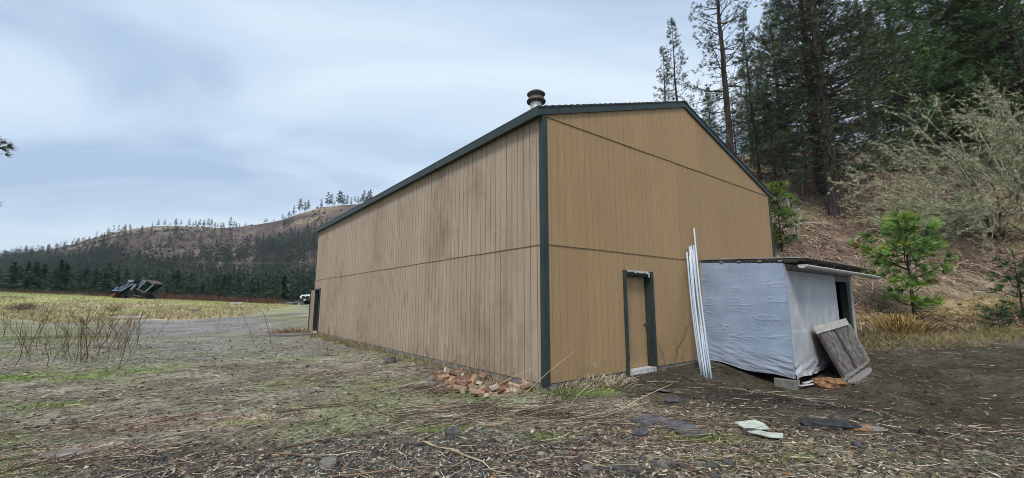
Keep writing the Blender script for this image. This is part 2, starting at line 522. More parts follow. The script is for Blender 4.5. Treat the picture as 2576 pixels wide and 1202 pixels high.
def zones(x, y):
    """what grows or lies where; each 0..1"""
    s = (x - CX) * D2[0] + (y - CY) * D2[1]
    t = (x - CX) * D1[0] + (y - CY) * D1[1]
    u1 = y - 15.4
    z = {}
    nA = noise2(x, y, 1.6, 21); nB = noise2(x, y, 0.5, 22); nC = noise2(x, y, 5, 23)
    z['slope'] = np.maximum(sst(-0.9, 1.3, u1 + (nA - 0.5) * 2.5) * sst(8.3, 9.8, x), sst(1.5, 4, (x - 10.2) * D2[0] + (y - 14.8) * D2[1]) * sst(0, 5, x + 0.3 * y))
    # dark bare soil right of the shed and down to the path
    z['dark'] = sst(0.0, 3.0, s + (nA - 0.5) * 3 + (noise2(x, y, 3, 31) - 0.5) * 2) * (1 - z['slope']) * np.maximum(sst(2.0, 0.3, t), sst(9, 11, s))
    edge = np.interp(x / np.maximum(y, 1.0), EDGE_F, EDGE_Y)        # depth where the drive ends and the field begins
    wob = (nA - 0.5) * 3.5 + (nB - 0.5) * 1.5
    z['road'] = (0.45 * sst(11.0, 15.0, y + (nA - 0.5) * 4) * sst(-9.0, -12.5, x * 1.0 - 0.55 * (y - 20) + 6) + 0.55 * sst(16.5, 21.0, y + (nA - 0.5) * 4 + (nC - 0.5) * 4 - 0.12 * (x + 14))) * sst(1.0, -1.0, y - edge + wob) * sst(1.5, -1.5, s + 0.3) * sst(-0.95, -0.85, x / np.maximum(y, 1.0) + (nA - .5) * .1)
    z['road'] = np.maximum(z['road'], 0.6 * blob(x, y, DRIVE[0], DRIVE[1], 5.2, 4.6, 0.6, 1.0, 48, 0.5, 1.2) * sst(0.2, -0.6, s))
    z['field'] = sst(-1.0, 1.0, y - edge + wob) * sst(-0.40, -0.47, x / np.maximum(y, 1.0))
    z['field_green'] = z['field'] * sst(0.46, 0.70, noise2(x, y, 6, 27) * 0.45 + nA * 0.55 + sst(34, 56, y) * 0.24 - 0.09)
    # near gravel spill at the bottom of the picture
    z['gravel'] = np.clip(sst(6.6, 4.9, y + (nA - 0.5) * 1.6 - 0.16 * x) * (1 - 0.75 * sst(1.2, 3.0, x)) * sst(-5.2, -2.8, x + (nA - .5) * 2), 0, 1)
    m = 0
    for (px, py, rx, ry, a, sd) in MOSS:
        m = np.maximum(m, blob(x, y, px, py, rx, ry, a, 0.7, sd, 0.6, 0.5))
    z['moss'] = np.clip(m * (0.35 + 0.65 * sst(0.35, 0.6, nB)), 0, 1) * (1 - z['road'])
    z['olive'] = sst(0.38, 0.60, noise2(x, y, 2.2, 25, 5, 0.6)) * (1 - z['dark']) * (1 - z['gravel']) * (1 - z['road'])
    z['pink'] = np.maximum(blob(x, y, -4.0, 6.2, 1.5, 0.42, 0.15, 0.8, 41, 0.7, 0.5), blob(x, y, -4.6, 4.9, 0.7, 0.25, 0.1, 0.8, 43, 0.7, 0.4))
    z['straw'] = np.maximum(blob(x, y, 1.15, 6.0, 1.3, 0.55, -0.3, 0.9, 44, 0.7, 0.5), blob(x, y, 1.5, 4.8, 0.9, 0.45, -0.3, 0.9, 45, 0.7, 0.5) * 0.8)
    z['sand'] = np.maximum(blob(x, y, SAND[0], SAND[1], 2.0, 0.75, 0.05, 0.8, 46, 0.5, 1.0), 0.6 * blob(x, y, SAND2[0], SAND2[1], 0.9, 0.5, 0.0, 0.9, 47, 0.6, 0.8))
    return z

EDGE_F, EDGE_Y = [], []
for px, py in ((-40, 800), (100, 808), (240, 812), (345, 806), (480, 803), (600, 798), (690, 780), (722, 771), (738, 766.5)):
    q = hit(px, py)
    EDGE_F.append(q[0] / q[1]); EDGE_Y.append(min(q[1], 66.0))
def P(px, py):
    q = hit(px, py)
    return q[0], q[1]
SAND, SAND2 = P(2430, 778), P(2180, 800)
DRIVE = P(610, 868)
MOSS = []
for px, py, rx, ry, a, sd in ((110, 950, 1.5, 0.55, 0.1, 1), (250, 890, 2.6, 1.1, 0.1, 2), (350, 850, 2.2, 0.7, 0.1, 3), (600, 1062, 0.55, 0.14, 0.1, 4), (280, 935, 1.1, 0.3, 0.1, 5),
                              (930, 868, 1.6, 0.5, -0.5, 6), (820, 850, 1.6, 0.5, -0.5, 7), (1030, 905, 1.3, 0.4, -0.6, 8), (110, 1025, 0.7, 0.22, 0.1, 9), (1110, 1085, 0.35, 0.2, 0, 10),
                              (1760, 1112, 0.5, 0.2, 0, 11), (1470, 985, 0.9, 0.35, 0.5, 12), (1690, 1175, 0.6, 0.2, 0, 13), (1380, 1100, 0.4, 0.2, 0, 14), (1900, 1165, 0.6, 0.15, 0, 15), (560, 890, 1.4, 0.5, 0.1, 16),
                              (100, 850, 2.5, 0.8, 0.0, 17), (850, 1090, .25, .1, 0, 18), (1180, 995, .9, .25, -0.5, 19), (60, 1190, .4, .1, 0, 20)):
    gx, gy = P(px, py)
    MOSS.append((gx, gy, rx, ry, a, sd))

def lerp(c, d, w):
    return c * (1 - w[:, None]) + np.array(d)[None, :] * w[:, None]
def ground_colour(x, y):
    z = zones(x, y)
    n = noise2(x, y, 0.9, 51, 5, 0.6); n2 = noise2(x, y, 0.16, 52, 3, 0.6)
    c = np.tile(np.array([0.195, 0.175, 0.125]), (len(x), 1))
    c = lerp(c, (0.32, 0.30, 0.225), sst(0.4, 0.65, n))
    c = lerp(c, (0.235, 0.255, 0.135), z['olive'] * 0.85)
    c = lerp(c, (0.10, 0.096, 0.088), z['gravel'] * 0.8)
    c = lerp(c, (0.046, 0.038, 0.026), z['dark'] * 0.9)
    c = lerp(c, (0.105, 0.09, 0.066), z['dark'] * sst(0.46, 0.66, noise2(x, y, 1.1, 53, 5, 0.65)) * 0.8)
    c = lerp(c, (0.022, 0.021, 0.020), z['dark'] * blob(x, y, 4.6, 7.6, 1.6, 1.0, 0.5, 1.0, 58, 0.7, 0.8) * 0.7)
    c = lerp(c, (0.42, 0.31, 0.245), z['pink'] * 0.75)
    c = lerp(c, (0.40, 0.315, 0.20), z['straw'] * 0.75)
    c = lerp(c, (0.44, 0.37, 0.225), z['field'] * 0.9)
    c = lerp(c, (0.30, 0.34, 0.115), z['field_green'] * 0.85)
    c = lerp(c, (0.25, 0.24, 0.225), z['road'] * 0.9)
    c = lerp(c, (0.17, 0.24, 0.06), z['moss'] * 0.8)
    c = lerp(c, (0.22, 0.155, 0.115), z['slope'] * 0.9)
    c = lerp(c, (0.30, 0.245, 0.165), z['slope'] * sst(0.5, 0.7, noise2(x, y, 1.8, 54)) * 0.8)
    c = lerp(c, (0.10, 0.075, 0.05), z['slope'] * sst(0.52, 0.7, noise2(x, y, 2.6, 55)) * 0.8)
    c = lerp(c, (0.15, 0.16, 0.07), z['slope'] * sst(0.55, 0.7, noise2(x, y, 3.3, 56)) * 0.6)
    c = lerp(c, (0.46, 0.34, 0.18), z['sand'] * 0.9)
    n3 = noise2(x, y, 0.45, 57, 4, 0.65)
    c = c * ((0.55 + 0.9 * n2) * (0.6 + 0.8 * n3))[:, None]
    return c

xs = spaced(-2600, -11, 11, 2600, 0.11)
ys = spaced(-1200, 3.0, 17, 2600, 0.11)
GX, GY = np.meshgrid(xs, ys)
gx, gy = GX.ravel(), GY.ravel()
gz = terrain(gx, gy)
gc = ground_colour(gx, gy)
nx, ny = len(xs), len(ys)
ii = (np.arange(ny - 1)[:, None] * nx + np.arange(nx - 1)[None, :]).ravel()
GF = np.stack([ii, ii + 1, ii + 1 + nx, ii + nx], 1)
g = npobj('ground', np.stack([gx, gy, gz], 1), GF, M['ground'], col=gc, smooth=True)
tag(g, kind='structure')

# ---- far hill across the valley
RIDGE = [(-900, 668), (-300, 655), (-60, 648), (0, 642), (60, 637), (110, 630), (190, 611), (230, 598), (280, 585), (340, 573), (400, 567), (450, 567), (500, 569), (560, 573), (600, 570), (650, 563), (690, 556), (717, 549), (752, 536), (775, 530),
         (800, 521), (840, 517), (880, 513), (915, 511), (1000, 512), (1150, 530), (1400, 570), (1800, 640), (2400, 690), (3200, 720)]
HY0, HY1 = 215.0, 880.0
hrx = np.array([at(a, b, HY1)[0] for a, b in RIDGE]); hrz = np.array([at(a, b, HY1)[2] for a, b in RIDGE])
def hill_z(x, y):
    t = (np.asarray(y, float) - HY0) / (HY1 - HY0)
    xf = np.asarray(x, float) * HY1 / np.clip(np.asarray(y, float), 300, HY1)      # spurs fan out from the crest
    zr = np.interp(xf + (noise2(x, y, 160, 61) - 0.5) * 30 * np.clip(1 - t, 0, 1), hrx, hrz)
    rise = np.where(t < 1, 0.25 * np.clip(t, 0, 1) + 0.75 * np.clip(t, 0, 1) ** 1.7, 1 - 0.5 * np.clip(t - 1, 0, 1.5))
    rough = ((noise2(x, y, 120, 62, 5) - 0.5) * 46 + (noise2(x, y, 38, 66, 4, 0.6) - 0.5) * 22) * np.clip(t * 3, 0, 1) * np.clip((1 - t) * 3.0, 0, 1)
    spur = np.sin(np.asarray(x, float) / 95.0 + 1.7) * 9 * np.clip(t * (1 - t) * 4, 0, 1)
    return -10 + (zr + 10) * rise + rough + spur
hx = np.arange(-2300, 2101, 11.0); hy = np.concatenate([np.arange(150, 640, 11), np.arange(640, 1000, 9), np.arange(1000, 1500, 40)])
HX, HY = np.meshgrid(hx, hy); hxx, hyy = HX.ravel(), HY.ravel()
hzz = hill_z(hxx, hyy)
def hill_colour(x, y):
    t = (y - HY0) / (HY1 - HY0)
    n = noise2(x, y, 70, 63, 5, 0.6); n2 = noise2(x, y, 22, 64, 4, 0.6); n3 = noise2(x * 0.35, y, 30, 65, 4, 0.6)
    c = np.tile(np.array([0.235, 0.185, 0.12]), (len(x), 1))
    right = sst(-560, -340, x)
    brush = sst(0.36, 0.54, n * 0.45 + n3 * 0.55 + 0.12 * sst(0.97, 0.8, t) - 0.05 * right)
    c = lerp(c, (0.066, 0.047, 0.050), brush * 0.92)
    c = lerp(c, (0.15, 0.105, 0.09), sst(0.52, 0.72, n2) * brush * 0.75)
    c = lerp(c, (0.20, 0.155, 0.11), sst(0.60, 0.70, noise2(x * 0.5, y, 16, 67, 3, 0.6)) * brush * 0.6)
    c = lerp(c, (0.21, 0.20, 0.09), sst(0.6, 0.75, n2) * (1 - brush) * 0.6)
    c = lerp(c, (0.05, 0.055, 0.045), sst(0.5, 0.3, t) * 0.85)
    return c
nx, ny = len(hx), len(hy)
ii = (np.arange(ny - 1)[:, None] * nx + np.arange(nx - 1)[None, :]).ravel()
h = npobj('hill', np.stack([hxx, hyy, hzz], 1), np.stack([ii, ii + 1, ii + 1 + nx, ii + nx], 1), M['hill'], col=hill_colour(hxx, hyy), smooth=True)
tag(h, kind='structure')

# ================================================================== workshop building
LEN, WID, EAVE, PEAK, JOINT = 18.29, 10.97, 5.27, 7.06, 2.63
SL = (PEAK - EAVE) / (WID / 2)
def gab(s):
    return EAVE + SL * min(s, WID - s)
bld = thing('workshop_building', 'large tan gable-roofed workshop with grooved siding and dark green trim', 'building', bp(0, 0, -0.2))
GR = 1.2192 / 6
def panel(wall, a0, a1, z0, ztop, cut=0.0):
    """one sheet of grooved siding; grooves are real recesses 9 mm deep"""
    gw, gd, th = (0.0045, 0.006, 0.017) if wall == 'gable' else (0.0055, 0.009, 0.017)
    se = 0.004 if wall == 'gable' else rnd.uniform(0.003, 0.009)
    prof = [(a0, -gd), (a0 + se, -gd), (a0 + se + 0.002, 0)]
    k = math.floor(a0 / GR + 1e-4) + 1
    while k * GR < a1 - 0.03:
        c = k * GR
        if c > a0 + 0.03:
            prof += [(c - gw - 0.002, 0), (c - gw, -gd), (c + gw, -gd), (c + gw + 0.002, 0)]
        k += 1
    prof += [(a1 - gw - 0.002, 0), (a1 - gw, -gd), (a1, -gd)]
    lines = list(prof)
    def pt(a, d, z):
        return bp(a, -d, z) if wall == 'gable' else bp(-d, a, z)
    top = ztop if callable(ztop) else (lambda q: ztop)
    V, F, mi = [], [], []
    if callable(ztop):   # split at the peak
        extra = []
        for i in range(len(lines) - 1):
            (p, d), (q, d2) = lines[i], lines[i + 1]
            extra.append((p, d))
            if p < WID / 2 < q and q - p > 0.02:
                extra.append((WID / 2, 0))
        lines = extra + [lines[-1]]
    n = len(lines)
    for p, d in lines:
        V.append(pt(p, d, z0)); V.append(pt(p, d, top(p)))
    for i in range(n - 1):
        F.append((2 * i, 2 * i + 2, 2 * i + 3, 2 * i + 1)); mi.append(1 if (lines[i][1] < 0 or lines[i + 1][1] < 0) else 0)
    b = len(V)
    for p in (lines[0][0], lines[-1][0]):
        V.append(pt(p, -th, z0)); V.append(pt(p, -th, top(p)))
    F += [(b, 0, 1, b + 1), (2 * n - 2, b + 2, b + 3, 2 * n - 1), (b + 2, b, b + 1, b + 3)]
    mi += [0, 0, 0]
    F.append(tuple([b] + [b + 2] + [2 * i for i in range(n - 1, -1, -1)])); mi.append(0)
    if wall != 'gable':
        F = [f[::-1] for f in F]
    mb = MB(); mb.v, mb.f, mb.m = V, F, mi
    return mb.build('siding_panel', [M['siding_gable'], M['groove']] if wall == 'gable' else [M['siding_long'], M['groove_long']], bld)
DS0, DS1, DZ1 = 2.47, 3.43, 2.14          # front door opening
DT0, DT1, DT2 = 17.02, 17.98, 2.10        # side door opening
PW = 1.2192
for i in range(9):
    a0, a1 = i * PW, min((i + 1) * PW, WID)
    if i == 2:
        panel('gable', a0, DS0, 0.0, JOINT - 0.006); panel('gable', DS0, DS1, DZ1, JOINT - 0.006); panel('gable', DS1, a1, 0.0, JOINT - 0.006)
    else:
        panel('gable', a0, a1, 0.0, JOINT - 0.006)
    panel('gable', a0, a1, JOINT + 0.006, EAVE - 0.008)
    panel('gable', a0, a1, EAVE + 0.004, gab)
for i in range(15):
    a0, a1 = i * PW, (i + 1) * PW
    if i == 13:
        panel('long', a0, DT0, 0.0, JOINT - 0.006); panel('long', DT0, a1, DT2, JOINT - 0.006)
    elif i == 14:
        panel('long', a0, DT1, DT2, JOINT - 0.006); panel('long', DT1, a1, 0.0, JOINT - 0.006)
    else:
        panel('long', a0, a1, 0.0, JOINT - 0.006)
    panel('long', a0, a1, JOINT + 0.006, EAVE + 0.02)
def bbox(mb, s0, s1, t0, t1, z0, z1):
    o = Vector(bp(s0, t0, z0))
    return mb.par(o, Vector(bp(s1, t0, z0)) - o, Vector(bp(s0, t1, z0)) - o, (0, 0, z1 - z0))
# sheet-metal flashing in the joints
for (z, w) in ((JOINT, 'g'), (EAVE - 0.002, 'g'), (JOINT, 'l')):
    m = MB()
    nseg = 9 if w == 'g' else 15
    for k in range(nseg):
        j = rnd.uniform(-0.004, 0.004)
        if w == 'g': bbox(m, k * PW + 0.004, min((k + 1) * PW, WID) - 0.001, -0.016 + j * 0.5, 0.012, z - 0.005 + j, z + 0.005 + j)
        else: bbox(m, -0.016 + j * 0.5, 0.012, k * PW + 0.004, (k + 1) * PW - 0.001, z - 0.005 + j, z + 0.005 + j)
    m.build('joint_flashing', M['groove'], bld)
# studs and sheathing behind the siding; the two unseen walls
m = MB()
bbox(m, 0.02, DS0 - 0.03, 0.02, 0.12, -0.02, JOINT); bbox(m, DS1 + 0.03, WID - 0.02, 0.02, 0.12, -0.02, JOINT); bbox(m, DS0 - 0.03, DS1 + 0.03, 0.02, 0.12, DZ1 + 0.03, JOINT)
bbox(m, 0.02, WID - 0.02, 0.02, 0.12, JOINT, EAVE)
m.prism([bp(0.02, 0.02, EAVE), bp(WID - 0.02, 0.02, EAVE), bp(WID / 2, 0.02, PEAK - 0.02)], Vector(bp(0, 0.1, 0)) - Vector(bp(0, 0, 0)))
bbox(m, 0.02, 0.12, 0.12, DT0 - 0.03, -0.02, EAVE); bbox(m, 0.02, 0.12, DT1 + 0.03, LEN - 0.02, -0.02, EAVE); bbox(m, 0.02, 0.12, DT0 - 0.03, DT1 + 0.03, DT2 + 0.03, EAVE)
m.build('wall_framing', M['dark'], bld)
m = MB(); bbox(m, WID - 0.12, WID - 0.001, 0.12, LEN - 0.12, 0, EAVE); m.build('wall', M['siding_gable'], bld)
m = MB(); bbox(m, 0.13, WID - 0.13, LEN - 0.12, LEN - 0.001, 0, EAVE)
m.prism([bp(0.13, LEN - 0.12, EAVE), bp(WID - 0.13, LEN - 0.12, EAVE), bp(WID / 2, LEN - 0.12, PEAK - 0.03)], Vector(bp(0, 0.11, 0)) - Vector(bp(0, 0, 0)))
m.build('wall', M['siding_gable'], bld)
# floor slab and foundation strip
m = MB(); bbox(m, 0.012, WID - 0.012, 0.012, LEN - 0.012, -0.75, -0.012); m.build('foundation', M['concrete'], bld)
# roof: lapped courses on both slopes
m = MB()
OV, RK = 0.17, 0.06
nc = 30
for side in (0, 1):
    half = WID / 2 + OV
    for k in range(nc):
        a, b2 = k / nc * half - OV, (k + 1) / nc * half - OV + 0.03
        if k == nc - 1: b2 = WID / 2
        za, zb = EAVE + SL * a + 0.185, EAVE + SL * b2 + 0.165
        f = (lambda q: q) if side == 0 else (lambda q: WID - q)
        poly = [bp(f(a), -RK, za - 0.02), bp(f(b2), -RK, zb - 0.02), bp(f(b2), -RK, zb + 0.004), bp(f(a), -RK, za + 0.012)]
        m.prism(poly, Vector(bp(0, LEN + 2 * RK, 0)) - Vector(bp(0, 0, 0)))
m.build('roof', M['roof'], bld)
m = MB(); m.prism([bp(WID / 2 - 0.12, -RK - 0.01, PEAK + 0.15), bp(WID / 2, -RK - 0.01, PEAK + 0.195), bp(WID / 2 + 0.12, -RK - 0.01, PEAK + 0.15), bp(WID / 2, -RK - 0.01, PEAK + 0.17)], Vector(bp(0, LEN + 2 * RK + 0.02, 0)) - Vector(bp(0, 0, 0)))
m.build('ridge_cap', M['roof'], bld)
# rake boards, fascias, soffit
for side in (0, 1):
    f = (lambda q: q) if side == 0 else (lambda q: WID - q)
    for tt in (-0.045, LEN + 0.005):
        m = MB()
        z0 = EAVE - SL * OV
        m.prism([bp(f(-OV), tt, z0 - 0.0), bp(f(WID / 2), tt, PEAK - 0.0), bp(f(WID / 2), tt, PEAK + 0.16), bp(f(-OV), tt, z0 + 0.165)], Vector(bp(0, 0.04, 0)) - Vector(bp(0, 0, 0)))
        m.build('rake_board', M['trim'], bld)
    m = MB()
    z0 = EAVE - SL * OV
    s0, s1 = (-OV, -OV + 0.035) if side == 0 else (WID + OV - 0.035, WID + OV)
    bbox(m, s0, s1, -0.004, LEN + 0.004, z0 - 0.002, z0 + 0.16)
    m.build('fascia_board', M['trim'], bld)
    m = MB()
    s0, s1 = (-OV + 0.036, -0.002) if side == 0 else (WID + 0.002, WID + OV - 0.036)
    bbox(m, s0, s1, 0.0, LEN, z0 + 0.03, z0 + 0.045)
    m.build('soffit', M['trim'], bld)
# corner boards
m = MB(); bbox(m, -0.021, 0.105, -0.024, -0.003, -0.03, EAVE - 0.004); m.build('corner_board', M['trim'], bld, bevel=0.004)
m = MB(); bbox(m, -0.022, -0.003, -0.003, 0.10, -0.03, EAVE - 0.05); m.build('corner_board', M['trim'], bld, bevel=0.004)
m = MB(); bbox(m, WID - 0.10, WID + 0.021, -0.024, -0.003, -0.03, EAVE - 0.004); m.build('corner_board', M['trim'], bld, bevel=0.004)
m = MB(); bbox(m, WID + 0.002, WID + 0.02, -0.003, 0.11, -0.03, EAVE - 0.05); m.build('corner_board', M['trim'], bld, bevel=0.004)
m = MB(); bbox(m, -0.021, -0.003, LEN - 0.10, LEN + 0.02, -0.03, EAVE - 0.05); m.build('corner_board', M['trim'], bld, bevel=0.004)
# downpipe at the far right corner
m = MB(); m.tube([bp(WID + 0.16, 0.05, EAVE - 0.05), bp(WID + 0.07, 0.04, EAVE - 0.35), bp(WID + 0.06, 0.04, 0.2)], 0.035, 8); m.build('downpipe', M['trim'], bld)
# front door: deep green frame, tan leaf, worn sill
m = MB(); bbox(m, DS0 - 0.085, DS0 + 0.002, -0.045, -0.004, -0.1, DZ1 + 0.09); m.build('door_trim', M['trim'], bld, bevel=0.004)
m = MB(); bbox(m, DS1 - 0.002, DS1 + 0.085, -0.045, -0.004, -0.1, DZ1 + 0.09); m.build('door_trim', M['trim'], bld, bevel=0.004)
m = MB(); bbox(m, DS0 + 0.003, DS1 - 0.003, -0.045, -0.004, DZ1 + 0.0, DZ1 + 0.088); m.build('door_trim', M['trim'], bld, bevel=0.004)
m = MB(); bbox(m, DS1 - 0.035, DS1 - 0.003, -0.003, 0.19, -0.02, DZ1); bbox(m, DS0 + 0.003, DS0 + 0.035, -0.003, 0.19, -0.02, DZ1); bbox(m, DS0 + 0.036, DS1 - 0.036, -0.003, 0.19, DZ1 - 0.035, DZ1 - 0.001)
m.build('door_jamb', M['trim'], bld)
m = MB(); bbox(m, DS0 + 0.04, DS1 - 0.04, 0.14, 0.18, 0.02, DZ1 - 0.04); dr = m.build('door', M['siding_gable'], bld)
kb = Vector(bp(DS1 - 0.11, 0.14, 0.98))
m = MB(); out = Vector(bp(0, -1, 0)) - Vector(bp(0, 0, 0))
m.tube([kb, kb + out * 0.012], 0.033, 14); m.tube([kb + out * 0.012, kb + out * 0.035, kb + out * 0.05, kb + out * 0.065, kb + out * 0.07], [0.012, 0.012, 0.027, 0.026, 0.012], 14)
ko = m.build('door_knob', M['brass'], bld, smooth=True); 
ko.parent = dr
m = MB(); bbox(m, DS0 + 0.004, DS1 - 0.004, -0.07, 0.18, -0.09, 0.012); m.build('door_sill', M['white_worn'], bld, bevel=0.004)
# torn white caulk strip over the front door
m = MB()
for k in range(9):
    a = DS0 + 0.02 + k * 0.09
    bbox(m, a, a + 0.085, -0.062, -0.046, DZ1 + 0.062 - rnd.uniform(0, 0.03) - k * 0.002, DZ1 + 0.086)
bbox(m, DS1 - 0.13, DS1 - 0.10, -0.07, -0.047, DZ1 - 0.05, DZ1 + 0.06)
m.build('torn_flashing', M['white_worn'], bld)
# side door: dark opening, green frame, leaf swung outward
m = MB(); bbox(m, -0.045, -0.004, DT0 - 0.085, DT0 + 0.002, -0.05, DT2 + 0.085); m.build('door_trim', M['trim'], bld)
m = MB(); bbox(m, -0.045, -0.004, DT1 - 0.002, DT1 + 0.085, -0.05, DT2 + 0.085); m.build('door_trim', M['trim'], bld)
m = MB(); bbox(m, -0.045, -0.004, DT0 + 0.003, DT1 - 0.003, DT2, DT2 + 0.083); m.build('door_trim', M['trim'], bld)
m = MB(); bbox(m, -0.003, 0.13, DT0 + 0.003, DT0 + 0.03, -0.01, DT2); bbox(m, -0.003, 0.13, DT1 - 0.03, DT1 - 0.003, -0.01, DT2); m.build('door_jamb', M['trim'], bld)
hg = Vector(bp(-0.03, DT1 - 0.01, 0.02)); ang = R(-14)
lv = (Vector(bp(-math.cos(ang), -math.sin(ang), 0)) - Vector(bp(0, 0, 0)))
ln = (Vector(bp(math.sin(ang), -math.cos(ang), 0)) - Vector(bp(0, 0, 0)))
m = MB(); m.par(hg, lv * 0.21, ln * 0.04, (0, 0, DT2 - 0.02)); lf = m.build('door', M['siding_long'], bld)
m = MB(); m.par(hg + lv * 0.185 - ln * 0.006, lv * 0.04, ln * 0.052, (0, 0, DT2 - 0.02)); m.build('door_edge', M['trim'], bld)
m = MB(); bbox(m, -0.10, 0.12, DT0 - 0.02, DT1 + 0.02, -0.09, -0.011); m.build('door_sill', M['white_worn'], bld)
# rust run beside the side door
# vent stack on the left slope
vx, vy = 0.645, 10.5
m = MB(); m.lathe([(0.155, -0.95), (0.155, 0.0)], (vx, vy, 6.74), 28); m.lathe([(0.30, -1.02), (0.25, -0.72), (0.158, -0.55)], (vx, vy, 6.74), 28)
vs = m.build('vent_stack', M['galv'], bld, smooth=True)
m = MB(); m.lathe([(0.155, -0.06), (0.25, -0.03), (0.255, 0.0), (0.20, 0.09), (0.0, 0.10)], (vx, vy, 6.80), 30); m.build('vent_collar', M['vent_dark'], bld, smooth=True)
m = MB(); m.lathe([(0.17, -0.03), (0.20, 0.02), (0.245, 0.06), (0.245, 0.075), (0.16, 0.14), (0.0, 0.165)], (vx, vy, 6.925), 30); m.build('vent_cap', M['vent_dark'], bld, smooth=True)
# stub of a hose pipe low on the gable wall
q = Vector(bp(1.46, -0.005, 0.05))
m = MB(); m.tube([q, q + out * 0.10, q + out * 0.16 + Vector((0, 0, -0.02)), q + out * 0.2 + Vector((0, 0, -0.06))], 0.013, 8); m.build('pipe_stub', M['galv'], bld, smooth=True)
# broken edges of siding at the near corner showing the pale board
# step slab by the side door
st = thing('doorstep', 'low grey slab step below the side door of the workshop', 'step', bp(-0.5, 17.4, -0.2))
m = MB(); bbox(m, -1.75, -0.10, 16.75, 18.0, -0.30, -0.06); m.build('slab', M['concrete'], st, bevel=0.01)

# ================================================================== lean-to shed
SA = 5.86
def sp(a, o, z):
    return bp(SA + a, -o, z)
shed = thing('storage_shed', 'low lean-to shed wrapped in bluish sheeting against the tan gable wall', 'shed', sp(2.7, 1.0, -0.3))
def sbox(m, a0, a1, o0, o1, z0, z1):
    p = Vector(sp(a0, o0, z0))
    return m.par(p, Vector(sp(a1, o0, z0)) - p, Vector(sp(a0, o1, z0)) - p, (0, 0, z1 - z0))
SD = 2.03
def sroof(o):
    return 2.66 - 0.056 * o
def sheet(name, fn, nu, nv, material, flip=False):
    U, Vv = np.meshgrid(np.linspace(0, 1, nu), np.linspace(0, 1, nv))
    pts = fn(U.ravel(), Vv.ravel()) - np.array(shed.location)
    ii = (np.arange(nv - 1)[:, None] * nu + np.arange(nu - 1)[None, :]).ravel()
    Fq = np.stack([ii, ii + 1, ii + 1 + nu, ii + nu], 1)
    if flip: Fq = Fq[:, ::-1]
    return npobj(name, pts, Fq, material, shed, smooth=True)
def to_world(a, o, z):
    x = CX + (SA + a) * D2[0] - o * D1[0]; y = CY + (SA + a) * D2[1] - o * D1[1]
    return np.stack([x, y, z], 1)
def wrap_side(u, v):
    o = u * (SD + 0.02)
    zb = -0.03 - 0.23 * u + 0.03 * np.sin(u * 9)
    zt = sroof(o) - 0.07 - 0.05 * u
    z = zb + (zt - zb) * v
    d = (noise2(o * 0.35, z, 0.30, 72, 2) - 0.5) * 0.018
    ridge = 1 - np.abs(noise2(o * 0.13 + 3, z, 0.05, 74, 2, 0.4) - 0.5) * 2
    crease = np.maximum(0, ridge - 0.86) * 0.075 * sst(0.40, 0.62, noise2(o * 0.8, z * 1.6, 0.35, 71, 3)) * sst(0.0, 0.25, v)
    hem = (noise2(o * 0.5, z * 2.2 + o * 0.5, 0.16, 73, 3) - 0.4) * 0.055 * sst(0.30, 0.0, v) + 0.012 * sst(0.12, 0, v)
    return to_world(-0.022 - d - crease - hem, o, z)
sheet('sheeting', wrap_side, 90, 260, M['wrap'], flip=True)
def wrap_front(u, v):
    a = u * 3.68
    zb = -0.26 + 0.10 * u ** 1.5 + 0.02 * np.sin(u * 13)
    z = zb + (2.26 - zb) * v
    low = sst(0.85, 0.78, z)
    d = (noise2(a * 0.7, z, 0.3, 75, 2) - 0.5) * 0.012 + low * 0.012 + low * (noise2(a * 0.5, z * 2.0 - a * 0.5, 0.16, 76, 2) - 0.4) * 0.08 * sst(0.25, -0.15, z)
    return to_world(a - 0.01, SD + 0.03 + d, z)
sheet('front_board', wrap_front, 110, 110, M['insul'], flip=True)
m = MB(); sbox(m, -0.02, 0.03, SD + 0.0, SD + 0.045, -0.24, 2.33); m.build('corner_strip', M['wrap'], shed)
# framing, floor, far wall, posts
m = MB()
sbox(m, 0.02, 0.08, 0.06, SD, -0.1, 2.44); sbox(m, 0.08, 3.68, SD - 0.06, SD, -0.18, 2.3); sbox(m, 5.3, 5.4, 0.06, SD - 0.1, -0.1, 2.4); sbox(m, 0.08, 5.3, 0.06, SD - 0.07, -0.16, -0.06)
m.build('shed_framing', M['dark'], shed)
m = MB(); sbox(m, 4.75, 5.02, SD - 0.16, SD + 0.02, -0.1, 2.26); m.build('door_post', M['trim'], shed)
m = MB(); sbox(m, 5.03, 5.2, SD - 0.14, SD + 0.04, -0.15, 2.28); m.build('door_post', M['pale_wood'], shed)
m = MB(); sbox(m, 3.7, 5.02, SD - 0.02, SD + 0.035, 2.10, 2.26); m.build('door_header', M['grey_wood'], shed)
m = MB(); sbox(m, 0.02, 5.4, SD - 0.02, SD + 0.035, 2.275, 2.42); m.build('eave_beam', M['grey_wood'], shed)
for a in (0.0, 1.35, 2.7, 4.05, 5.3):       # rafters
    m = MB(); m.prism([sp(a + 0.01, 0.05, 2.55), sp(a + 0.01, SD + 0.3, 2.43), sp(a + 0.01, SD + 0.3, 2.525), sp(a + 0.01, 0.05, 2.64)], Vector(sp(0.05, 0, 0)) - Vector(sp(0, 0, 0)))
    m.build('rafter', M['grey_wood'], shed)
for o_ in (0.55, 1.0, 1.5, 1.95):            # purlin ends showing at the rake
    m = MB(); sbox(m, -0.05, 0.3, o_, o_ + 0.09, sroof(o_) - 0.085, sroof(o_) - 0.045); m.build('purlin', M['grey_wood'], shed)
def rib(a):
    p = (a % 0.235) / 0.235
    return 0.022 if p < 0.3 else 0.0
V, Fq = [], []
cols = []
k = -0.04
